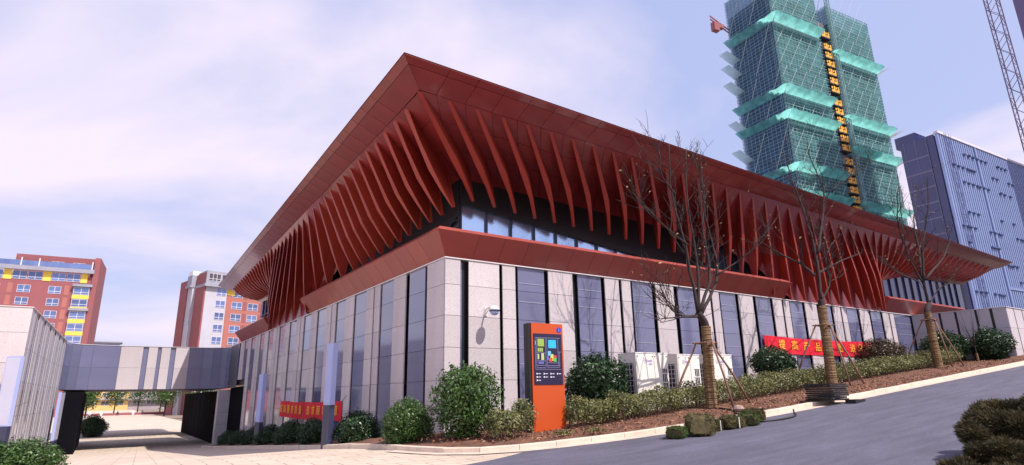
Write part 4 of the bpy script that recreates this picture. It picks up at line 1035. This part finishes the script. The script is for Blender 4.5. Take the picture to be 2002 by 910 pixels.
# ------------------------------------------------------------------ orange map kiosk
kx, ky = 1.30, -2.35; kz = bedz(1.8, ky)-0.05; KW, KH, KD = 1.10, 2.82, 0.26
ko = empty('map_kiosk', (kx, ky, kz), R(-2), 'tall orange information pillar with a dark site map', 'kiosk')
MB().box((0.0, 0.02, 0), (KW, KD, KH-0.005)).build('body', M_['blackplastic'], ko)
MB().box((0.07, -0.012, 0.02), (KW+0.01, 0.019, KH)).build('front_panel', M_['orange'], ko)
sc_ = MB().box((0.12, -0.026, 1.20), (KW-0.045, -0.0125, 2.54)).build('map_board', M_['screen'], ko)
def flat(x0, x1, z0, z1, col, nm='map_patch', y=-0.0285):
    key = 'patch%.2f%.2f%.2f' % col
    if key not in M_: M_[key] = mat('print_'+key, col, 0.4, 0.05)
    MB().box((x0, y, z0), (x1, y+0.0022, z1)).build(nm, M_[key], sc_)
flat(.25, .46, 2.20, 2.40, (0.28,0.42,0.08)); flat(.25, .30, 2.06, 2.16, (0.30,0.42,0.10)); flat(.31, .36, 2.06, 2.16, (0.30,0.42,0.10)); flat(.37, .42, 2.06, 2.16, (0.30,0.42,0.10))
flat(.60, .86, 2.16, 2.38, (0.03,0.42,0.80)); flat(.24, .29, 1.86, 2.00, (0.45,0.50,0.22)); flat(.36, .45, 1.84, 2.02, (0.45,0.50,0.22))
flat(.58, .68, 1.96, 2.08, (0.15,0.45,0.80)); flat(.66, .76, 1.90, 2.00, (0.50,0.62,0.15)); flat(.77, .86, 1.90, 1.97, (0.60,0.06,0.06)); flat(.62, .70, 1.80, 1.89, (0.70,0.08,0.05)); flat(.71, .76, 1.82, 1.90, (0.85,0.35,0.03)); flat(.77, .86, 1.80, 1.90, (0.05,0.50,0.08)); flat(.56, .61, 1.84, 1.94, (0.12,0.14,0.55)); flat(.26, .44, 1.74, 1.80, (0.12,0.12,0.40))
ln = (0.30, 0.28, 0.48)
for x0, x1, z in ((.17, 1.0, 2.43), (.21, .52, 2.03), (.21, .52, 1.82), (.21, .50, 1.70), (.21, .50, 1.64), (.55, .98, 1.77), (.55, .95, 1.70), (.55, .95, 1.655), (.90, 1.03, 2.06), (.17, 1.0, 1.60)): flat(x0, x1, z-.004, z+.004, ln, 'map_line')
for x, z0, z1 in ((.21, 1.66, 2.42), (.51, 1.66, 2.42), (.55, 1.66, 2.42), (.92, 1.7, 2.42), (.96, 1.66, 2.06), (.17, 1.62, 2.4)): flat(x-.004, x+.004, z0, z1, ln, 'map_line')
flat(.165, .185, 2.24, 2.34, (0.6,0.6,0.7))
for r_, xs_ in ((1.485, (.19, .42, .64, .86)), (1.40, (.19, .42, .64)), (1.315, (.19,))):
    for x in xs_:
        flat(x, x+.035, r_-.018, r_+.018, (0.75,0.78,0.85), 'legend_icon'); flat(x+.055, x+.135, r_-.010, r_+.010, (0.55,0.55,0.68), 'legend_text')
link('info_badge', MB().lathe([(0.075, 0), (0.075, 0.006)], 24).mesh('info_badge'), mat('badge_blue', (0.02,0.03,0.45), 0.3, 0.05), ko, loc=(KW-0.12, -0.0125, 2.66), rot=(R(90), 0, 0))
link('info_letter', text_mesh('i', 0.15), mat('badge_pale', (0.35,0.55,0.95), 0.4, 0.03), ko, loc=(KW-0.12, -0.022, 2.66), rot=(R(90), 0, 0))

# ------------------------------------------------------------------ outdoor air conditioner units
def ac_unit(x, y, w, label, both=True, h=1.82):
    z = bedz(x, y)
    z = min(z, 2.54-h)
    e = empty('condenser_unit', (x, y, z), 0, label, 'air conditioner', 'white units in front of the wall')
    d = 0.78
    MB().box((0, 0, 0.0), (w, d, h-0.03)).build('casing', M_['cream'], e)
    MB().box((-0.015, -0.015, h-0.028), (w+0.015, d+0.01, h)).build('lid', M_['white'], e)
    for i, (a, b) in enumerate(((0.03, w*.53), (w*.56, w-0.03))):
        p = MB().box((a, -0.018, 0.12), (b, -0.001, h-0.08)).build('front_panel', M_['cream'], e)
        for cx in (a+0.04, b-0.04): MB().box((cx-.018, -.024, h-.14), (cx+.018, -.0185, h-.10)).build('screw', M_['grille'], p)
        link('latch', MB().lathe([(0.035, 0), (0.03, .012)], 12).mesh('latch'), M_['white'], p, loc=(lerp(a, b, .35), -.0185, h*.55), rot=(R(90), 0, 0))
    # side coil grille
    gb = MB().box((-0.012, 0.12, 0.12), (-0.001, d-0.06, h-0.32)).build('coil_opening', M_['grille'], e)
    gw = MB()
    for k in range(5): yy = 0.14+(d-.22)*k/4; gw.box((-0.022, yy-.008, .12), (-.0125, yy+.008, h-.32))
    for k in range(9): zz2 = 0.14+(h-.5)*k/8; gw.box((-0.020, .12, zz2-.008), (-.013, d-.06, zz2+.008))
    gw.build('wire_guard', M_['frame'], gb)
    for k in range(3): MB().box((w-.30+.08*k, -0.024, 0.35), (w-.25+.08*k, -0.0185, h-.50)).build('front_slot', M_['grille'], e)
    for k in range(3): MB().box((w-.33, -0.030, 0.6+k*.28), (w-.03, -0.0245, .63+k*.28)).build('slot_bar', M_['cream'], e)
    link('logo', text_mesh('⊕GREE', 0.105), M_['purple_ink'], e, loc=(w*.36, -0.020, h-.27), rot=(R(90), 0, 0))
    link('logo', text_mesh('GMV', 0.085), M_['purple_ink'], e, loc=(w*.43, -0.020, h-.37), rot=(R(90), 0, 0))
    for k in (0.15, w-.25): MB().box((k, .05, -0.35), (k+.1, d-.05, 0.0)).build('foot', M_['grille'], e)
ac_unit(5.75, -1.85, 1.45, 'nearest and largest white condenser unit with side wire guard behind hedge')
ac_unit(7.85, -1.70, 1.12, 'second white condenser unit left of the nearest tree trunk', h=1.65)
ac_unit(9.62, -1.70, 1.15, 'third white condenser unit right of the nearest tree trunk', h=1.65)

# ------------------------------------------------------------------ dome camera on the wall
dc = empty('dome_camera', (1.39, -0.0, 3.73), 0, 'white dome camera on a bracket on the sunlit stone wall', 'camera')
MB().box((-.05, -.03, -.12), (.05, -.001, .14)).build('wall_plate', M_['white'], dc)
MB().tube([(0, -.02, .08), (0, -.16, .10), (0, -.34, .11), (0, -.50, .10)], [.028, .026, .026, .03], 8).build('arm', M_['white'], dc, smooth=True)
MB().tube([(0, -.02, -.09), (0, -.08, -.02), (0, -.20, .09)], .018, 7).build('brace', M_['white'], dc, smooth=True)
MB().lathe([(.03, .12), (.10, .10), (.155, .03), (.16, -.02)], 20, (0, -.5, 0)).build('hood', M_['white'], dc, smooth=True)
MB().lathe([(.158, -.045), (.158, -.021)], 20, (0, -.5, 0)).build('band', M_['grille'], dc)
MB().lathe([(.02, -.17), (.08, -.15), (.12, -.11), (.14, -.046)], 20, (0, -.5, 0)).build('dome', M_['skyblue'], dc, smooth=True)

# ------------------------------------------------------------------ banners
def banner(o, u, L, H, label, chars, sag=0.05, size=0.44, seed=1):
    o, u = Vector(o), Vector(u).normalized(); nrm = u.cross(Vector((0, 0, 1)))
    e = empty('banner', o, math.atan2(u.y, u.x), label, 'banner')
    rn = random.Random(seed); nx, nz_ = 60, 6; V = []
    for i in range(nx+1):
        for j in range(nz_+1):
            x = L*i/nx; t = j/nz_
            V.append((x, -0.05-0.012*math.sin(x*2.3+t*2)-0.01*math.sin(x*5.1-t*3.0), -H*t-sag*math.sin(math.pi*i/nx)+0.01*math.sin(x*1.7)))
    F = [(i*(nz_+1)+j, i*(nz_+1)+j+1, (i+1)*(nz_+1)+j+1, (i+1)*(nz_+1)+j) for i in range(nx) for j in range(nz_)]
    link('cloth', npmesh('cloth', V, F, True), M_['banner'], e)
    for ch, x in chars:
        link('character', text_mesh(ch, size), M_['yellow_ink'], e, loc=(x, -0.085, -H/2-sag*math.sin(math.pi*x/L)), rot=(R(90), 0, 0), scale=(1.2, 1, 1))
    for x in (0.02, L-0.02): MB().tube([(x, -.05, -.02), (x+(-.5 if x < 1 else .5), -.03, .22)], .008, 5).build('tie', M_['blackplastic'], e)
banner((15.5, 0.0, 3.56), (1, 0, 0), 9.3, 0.72, 'long red banner with yellow characters on the sunlit wall', [(c, 1.25+i*0.98) for i, c in enumerate('提高产品质')]+[('量', 6.15)]+[(c, 7.35+i*0.75) for i, c in enumerate('追求卓')])
banner((0.0, 18.3, 1.17), (0, -1, 0), 9.8, 0.76, 'red banner with yellow characters on the shaded wall behind signs', [(c, 0.40+i*0.72) for i, c in enumerate('提高服务质量')]+[(c, 5.3+i*0.78) for i, c in enumerate('追求顾客满意')], size=0.42, seed=2)
banner((-13.2, 17.1, 1.15), (1, 0, 0), 2.32, 0.76, 'short red banner on the annex wall at left edge', [('质', 0.5), ('量', 1.2), ('一', 1.9)], sag=0.0, seed=3)

# ------------------------------------------------------------------ slab signs
def slab(x, y, rz, w, h, z, label, hb=0.95, th=0.16, fm=None):
    e = empty('slab_sign', (x, y, z), rz, label, 'sign', 'white and navy slab signs')
    MB().box((-w/2, -th/2, -0.2), (w/2, th/2, hb)).build('base', M_['navy'], e)
    MB().box((-w/2, -th/2, hb+0.002), (w/2, th/2, h)).build('panel', M_['skyblue'], e)
    MB().box((-w/2+.03, -th/2-.004, hb+.05), (w/2-.03, -th/2-.0005, h-.05)).build('face', fm or M_['skyblue'], e)
    return e
M_['sign_white'] = mat('sign_white', (0.52,0.53,0.66), 0.35, 0.05, 1.0)
slab(-2.0, 3.85, R(-84), 0.50, 3.2, -0.22, 'tall white and navy slab sign in front of the shaded wall', 1.30)
slab(-1.9, 14.1, R(-84), 0.60, 3.2, -0.80, 'farther white and navy slab sign beside the shaded wall', 1.1)
slab(-11.0, 16.15, R(-38), 0.62, 4.1, -0.95, 'white and navy slab sign at the annex corner', 1.40, fm=M_['sign_white'])
slab(-10.0, 33.0, R(84), 1.3, 3.9, -1.95, 'white and navy slab sign by passage mouth on annex side', 1.0, fm=M_['sign_white'])

# ------------------------------------------------------------------ turf rolls, trays, hose, stone on the road edge
def turf(x, y, L, W, H, rz, label, m='turf', lean=0.0, seed=1):
    z = g(x, y)+0.012
    e = empty('turf_roll', (x, y, z), rz, label, 'turf', 'turf bundles by the kerb')
    rn = random.Random(seed); rng = np.random.default_rng(seed)
    nu, nv = 10, 12; V = []
    for i in range(nu+1):
        for j in range(nv):
            a = 2*math.pi*j/nv; r = 1+rn.uniform(-.22, .16)
            sx = (abs(math.cos(a))**.6)*math.copysign(1, math.cos(a)); sz = (abs(math.sin(a))**.6)*math.copysign(1, math.sin(a))
            t = 2*i/nu-1; k = (1-abs(t)**6)*.22+.78
            zc_ = H/2+H/2*sz*r*k
            V.append((t*L/2*(1+rn.uniform(-.02, .02))+lean*zc_, W/2*sx*r*k, max(0.0, zc_)))
    F = [(i*nv+j, i*nv+(j+1) % nv, (i+1)*nv+(j+1) % nv, (i+1)*nv+j) for i in range(nu) for j in range(nv)]
    mb = MB().add(V, F+[tuple(range(nv-1, -1, -1)), tuple(nu*nv+j for j in range(nv))]); mb.build('sod', M_['turf_soil'], e)
    Va = np.array(V); N = 6000
    ii = rng.integers(0, len(Va), N); jj = rng.integers(0, len(Va), N)
    near = np.where(np.linalg.norm(Va[ii]-Va[jj], axis=1) < 0.32)[0]; near = near if len(near) > 50 else np.arange(N)
    pick = rng.choice(near, N); f = rng.uniform(0, 1, (N, 1)); p = Va[ii[pick]]*(1-f)+Va[jj[pick]]*f
    nr = p-np.array([0, 0, H*.45]); nr /= np.linalg.norm(nr, axis=1)[:, None]+1e-6
    # grass blades standing off the surface
    d = nr*0.35+rng.normal(0, .7, (N, 3))+np.array([0, 0, .1]); d /= np.linalg.norm(d, axis=1)[:, None]
    s = np.cross(d, rng.normal(0, 1, (N, 3))); s /= np.linalg.norm(s, axis=1)[:, None]
    ln_ = rng.uniform(.02, .065, (N, 1)); V2 = np.stack([p-s*.006, p+s*.006, p+d*ln_+s*.002, p+d*ln_-s*.002], 1).reshape(-1, 3)
    V2[:, 2] = np.maximum(V2[:, 2], 0.0)
    tag(link('grass', npmesh('grass', V2, np.arange(4*N).reshape(N, 4)), M_[m], e), kind='stuff')
    if seed % 2 == 0:
        st = MB(); r1, r2_ = W/2+.02, H+.015
        st.box((-.012, -r1-.02, 0.02), (.008, -r1-.012, r2_*.9)); st.build('strap', M_['white'], e)
turf(3.05, -5.60, .46, .40, .24, .4, 'small leftmost turf lump with a bright green top', 'turf_green', 0, 1)
turf(3.62, -5.80, .74, .60, .44, .7, 'tallest leaning turf bundle in the heap', 'turf', .40, 3)
turf(4.28, -5.62, .44, .36, .26, .2, 'strapped square turf bundle right of the tallest bundle', 'turf', 0, 4)
turf(4.85, -5.75, .62, .42, .28, -.1, 'wide folded turf bundle with white strap', 'turf', 0, 6)
turf(5.45, -5.82, .44, .44, .28, .5, 'green topped turf bundle second from right end', 'turf_green', 0, 7)
turf(5.95, -5.60, .50, .42, .33, -.3, 'rightmost brown turf bundle next to the black tube', 'turf', 0, 9)
tr = empty('nursery_trays', (10.3, -5.25, g(10.3, -5.25)+0.12), R(3), 'stack of black plastic trays at the kerb below the middle tree', 'trays')
rn = random.Random(2)
for k in range(8):
    m = MB(); w, d = 0.50, 0.40; z = k*.062
    m.box((-w, -d, z), (w, d, z+.018)); m.box((-w, -d, z+.018), (w, -d+.03, z+.052)); m.box((-w, d-.03, z+.018), (w, d, z+.052)); m.box((-w, -d+.03, z+.018), (-w+.03, d-.03, z+.052)); m.box((w-.03, -d+.03, z+.018), (w, d-.03, z+.052))
    m.build('tray', M_['blackplastic'], tr, loc=(rn.uniform(-.05, .05), rn.uniform(-.04, .04), 0), rot=(0, 0, R(rn.uniform(-4, 4))))
MB().box((0.1, -.75, -.13), (.75, -.45, .02)).build('tray', M_['blackplastic'], tr)
hp = [(5.9, -5.72), (6.4, -6.0), (7.0, -6.05), (7.5, -5.85), (7.62, -5.72)]
c = crv([(x, y, g(x, y)+.04) for x, y in hp], 6); c[-1] = c[-1]+Vector((0, 0, .12))
tag(MB().tube(c, .022, 7).build('tube', M_['blackplastic'], smooth=True), 'short black plastic tube lying on the road beside turf', 'tube')
c = crv([(x, y, bedz(x, y)+.03) for x, y in ((7.4, -3.5), (7.2, -4.0), (6.9, -4.4), (6.5, -4.75), (6.6, -4.95))], 6)
tag(MB().tube(c, .022, 7).build('hose', M_['blackplastic'], smooth=True), 'black hose curling over soil at foot of nearest tree', 'hose')
st = MB(); rn = random.Random(8); prof = [(.02, 0), (.13, .02), (.16, .08), (.12, .15), (.03, .18)]; st.lathe(prof, 9); st.v = [(x*(1+rn.uniform(-.12, .12)), y*(1+rn.uniform(-.12, .12)), z) for x, y, z in st.v]
o = st.build('stone', mat('stone_pink', (0.36,0.25,0.22), 0.9, 0.2, 9, bump=.4), loc=(7.15, -4.35, bedz(7.15, -4.35)-.01)); tag(o, 'single rounded pinkish stone on the soil behind the turf heap', 'stone')

# ------------------------------------------------------------------ dark conifer shrub in the near right corner
fs = empty('conifer_shrub', (2.25, -11.85, g(2.25, -11.85)-0.42), 0, 'dark brown green conifer shrub filling the bottom right corner', 'shrub')
rng = np.random.default_rng(31); Vs, Fs = [], []; k = 0
lumps = []; rl = random.Random(12)
for i in range(75):
    t = rl.random(); x = -.70+2.1*t; top = .16+1.12*t**.85; z = top*(1-rl.random()**2*.8); lumps.append((x+rl.uniform(-.06, .06), rl.uniform(-.25, .5), z, rl.uniform(.08, .19)*(0.8+.5*t)))
for (x, y, z, r) in lumps:
    n = int(4200*r/.3); d = rng.normal(0, 1, (n, 3)); d /= np.linalg.norm(d, axis=1)[:, None]; d[:, 2] = d[:, 2]*.8+.1
    p = np.array([x, y, z])+d*r*rng.uniform(.45, 1, (n, 1))**.6
    dr = d*.9+rng.normal(0, .45, (n, 3))+np.array([-.1, 0, .2]); dr /= np.linalg.norm(dr, axis=1)[:, None]
    s = np.cross(dr, rng.normal(0, 1, (n, 3))); s /= np.linalg.norm(s, axis=1)[:, None]; L = rng.uniform(.03, .08, (n, 1))
    V = np.stack([p-s*.0065, p+s*.0065, p+dr*L+s*.002, p+dr*L-s*.002], 1).reshape(-1, 3); Vs.append(V); Fs.append(np.arange(4*n).reshape(n, 4)+k); k += 4*n
tag(link('foliage', npmesh('foliage', np.concatenate(Vs), np.concatenate(Fs)), M_['needle'], fs), kind='stuff')
for (x, y, z, r) in lumps: MB().tube([(.6, .1, -.1), (lerp(.6, x, .5), lerp(.1, y, .5), z*.4), (x, y, z)], [.03, .02, .008], 6).build('branch', M_['bark'], fs)

# ------------------------------------------------------------------ beyond the passage
fb_ = empty('street_block', (-14, 285, -2.2), R(-3), 'low ochre and grey shop houses at far end of the plaza', 'building')
MB().box((0, 0, 0), (16, 10, 13)).build('wall', mat('ochre_render', (0.62,0.42,0.16), 0.8, 0.08, 0.3), fb_)
MB().box((16.01, 0.5, 0), (44, 10, 12)).build('wall', mat('greige_render', (0.36,0.31,0.33), 0.8, 0.08, 0.3), fb_)
for x in (3, 8, 13, 19, 24, 29, 34, 40):
    for z in (3.0, 6.3, 9.6): make_window('sb', 2.6, 1.6, M_['slate'], M_['frame'], 2, 1, fb_, (x, -0.02 if x < 16 else .48, z))
MB().box((-.5, -1.5, 4.4), (44.5, -.02, 4.8)).build('awning', M_['grey_trim'], fb_)
def far_tree(x, y, h, seed, label):
    e = empty('plaza_tree', (x, y, -2.2), 0, label, 'tree', 'trees at the far end of the plaza')
    rng = np.random.default_rng(seed); p, d = blob_points(1500, (h*.34, h*.34, h*.38), rng); V, F = leaf_cloud(p, d, .5, rng)
    link('crown', npmesh('crown', V, F), M_['leaf_mid'], e, loc=(0, 0, h*.60)); MB().tube([(0, 0, 0), (.1, 0, h*.6)], [.2, .1], 7).build('trunk', M_['bark'], e)
for x, y, h, s, l in ((-13.5, 210, 11, 1, 'leafy tree at left end of the far shop houses'), (2.5, 215, 11, 2, 'leafy tree before the middle of the far shop houses'), (8.0, 205, 12, 3, 'leafy tree at right end of the far plaza'), (11.5, 215, 12, 4, 'leafy tree behind the glazed screen at far right'), (8.6, 118, 9.5, 5, 'nearest plaza tree left of the glazed screen through the passage'), (5.0, 150, 9, 6, 'middle plaza tree seen through the passage'), (-4.0, 205, 10, 7, 'leafy tree before the ochre shop houses'), (-10.2, 150, 8, 8, 'leafy tree above the dark bush in the passage')): far_tree(x, y, h, s, l)
tag(MB().box((-16, 172, -2.2), (16, 172.5, -1.5)).build('plaza_planter', M_['brick_red']), 'long low terracotta planter wall at far end of plaza', 'planter')
def person(x, y, col, lab, sit):
    e_m = mat('shirt_%d' % int(x*10+y), col, .8, .1)
    mb = MB(); hb = .45 if sit else .85
    mb.tube([(0, 0, hb), (0, 0, hb+.25), (0, 0, hb+.48), (0, 0, hb+.56), (0, 0, hb+.62), (0, 0, hb+.74), (0, 0, hb+.84), (0, 0, hb+.88)], [.17, .16, .20, .09, .06, .11, .09, .03], 10)
    for s in (-1, 1):
        mb.tube([(s*.09, 0, hb+.04), (s*.10, -.40 if sit else 0, hb+.02 if sit else .45), (s*.10, -.42 if sit else .02, .04)], [.085, .065, .045], 7)
        mb.tube([(s*.21, 0, hb+.46), (s*.26, -.05, hb+.22), (s*.20, -.2, hb+.08)], [.055, .045, .035], 6)
    e = empty('person', (x, y, -2.2), 0, lab, 'person', 'people on the far plaza'); mb.build('body', e_m, e, smooth=True)
for x, y, c_, l, s in ((-12.0, 160, (.03,.03,.05), 'person in dark clothes standing near far left tree', 0), (-9.5, 168, (.6,.6,.65), 'person in grey top sitting far across plaza', 1), (-7.2, 165, (.75,.75,.78), 'person in white top, left one of two in white', 1), (-3.8, 168, (.03,.03,.05), 'person in black sitting mid plaza planter', 1), (-.6, 166, (.78,.78,.8), 'person in white top, right one of two in white', 1), (1.5, 168, (.05,.05,.1), 'person in dark blue near right end of planter', 1)): person(x, y, c_, l, s)

M_['gritm'] = mat('grit_stone', (0.20,0.17,0.17), 0.9, 0.4, 20)
# grit and dust lumps along the gutter and on the road
rng = np.random.default_rng(77); Vs, Fs = [], []; k = 0
for i in range(420):
    if i < 260:
        x = rng.uniform(0.5, 26); y = kerb_y(x)-0.36-abs(rng.normal(0, .35))
    else:
        x = rng.uniform(-1, 20); y = kerb_y(x)-rng.uniform(.5, 7)
    r = rng.uniform(.006, .022); z = g(x, y)+.013
    a = rng.uniform(0, 6.28, 4); base = np.array([[x+r*math.cos(q), y+r*math.sin(q), z] for q in np.sort(a)]); topv = np.array([[x, y, z+r*.8]])
    V = np.concatenate([base, topv]); Vs.append(V); Fs += [(k, k+1, k+4), (k+1, k+2, k+4), (k+2, k+3, k+4), (k+3, k, k+4)]; k += 5
gr_ = link('road_grit', npmesh('road_grit', np.concatenate(Vs), Fs), M_['gritm']); tag(gr_, 'scattered grit along the gutter and asphalt', 'grit', kind='stuff')
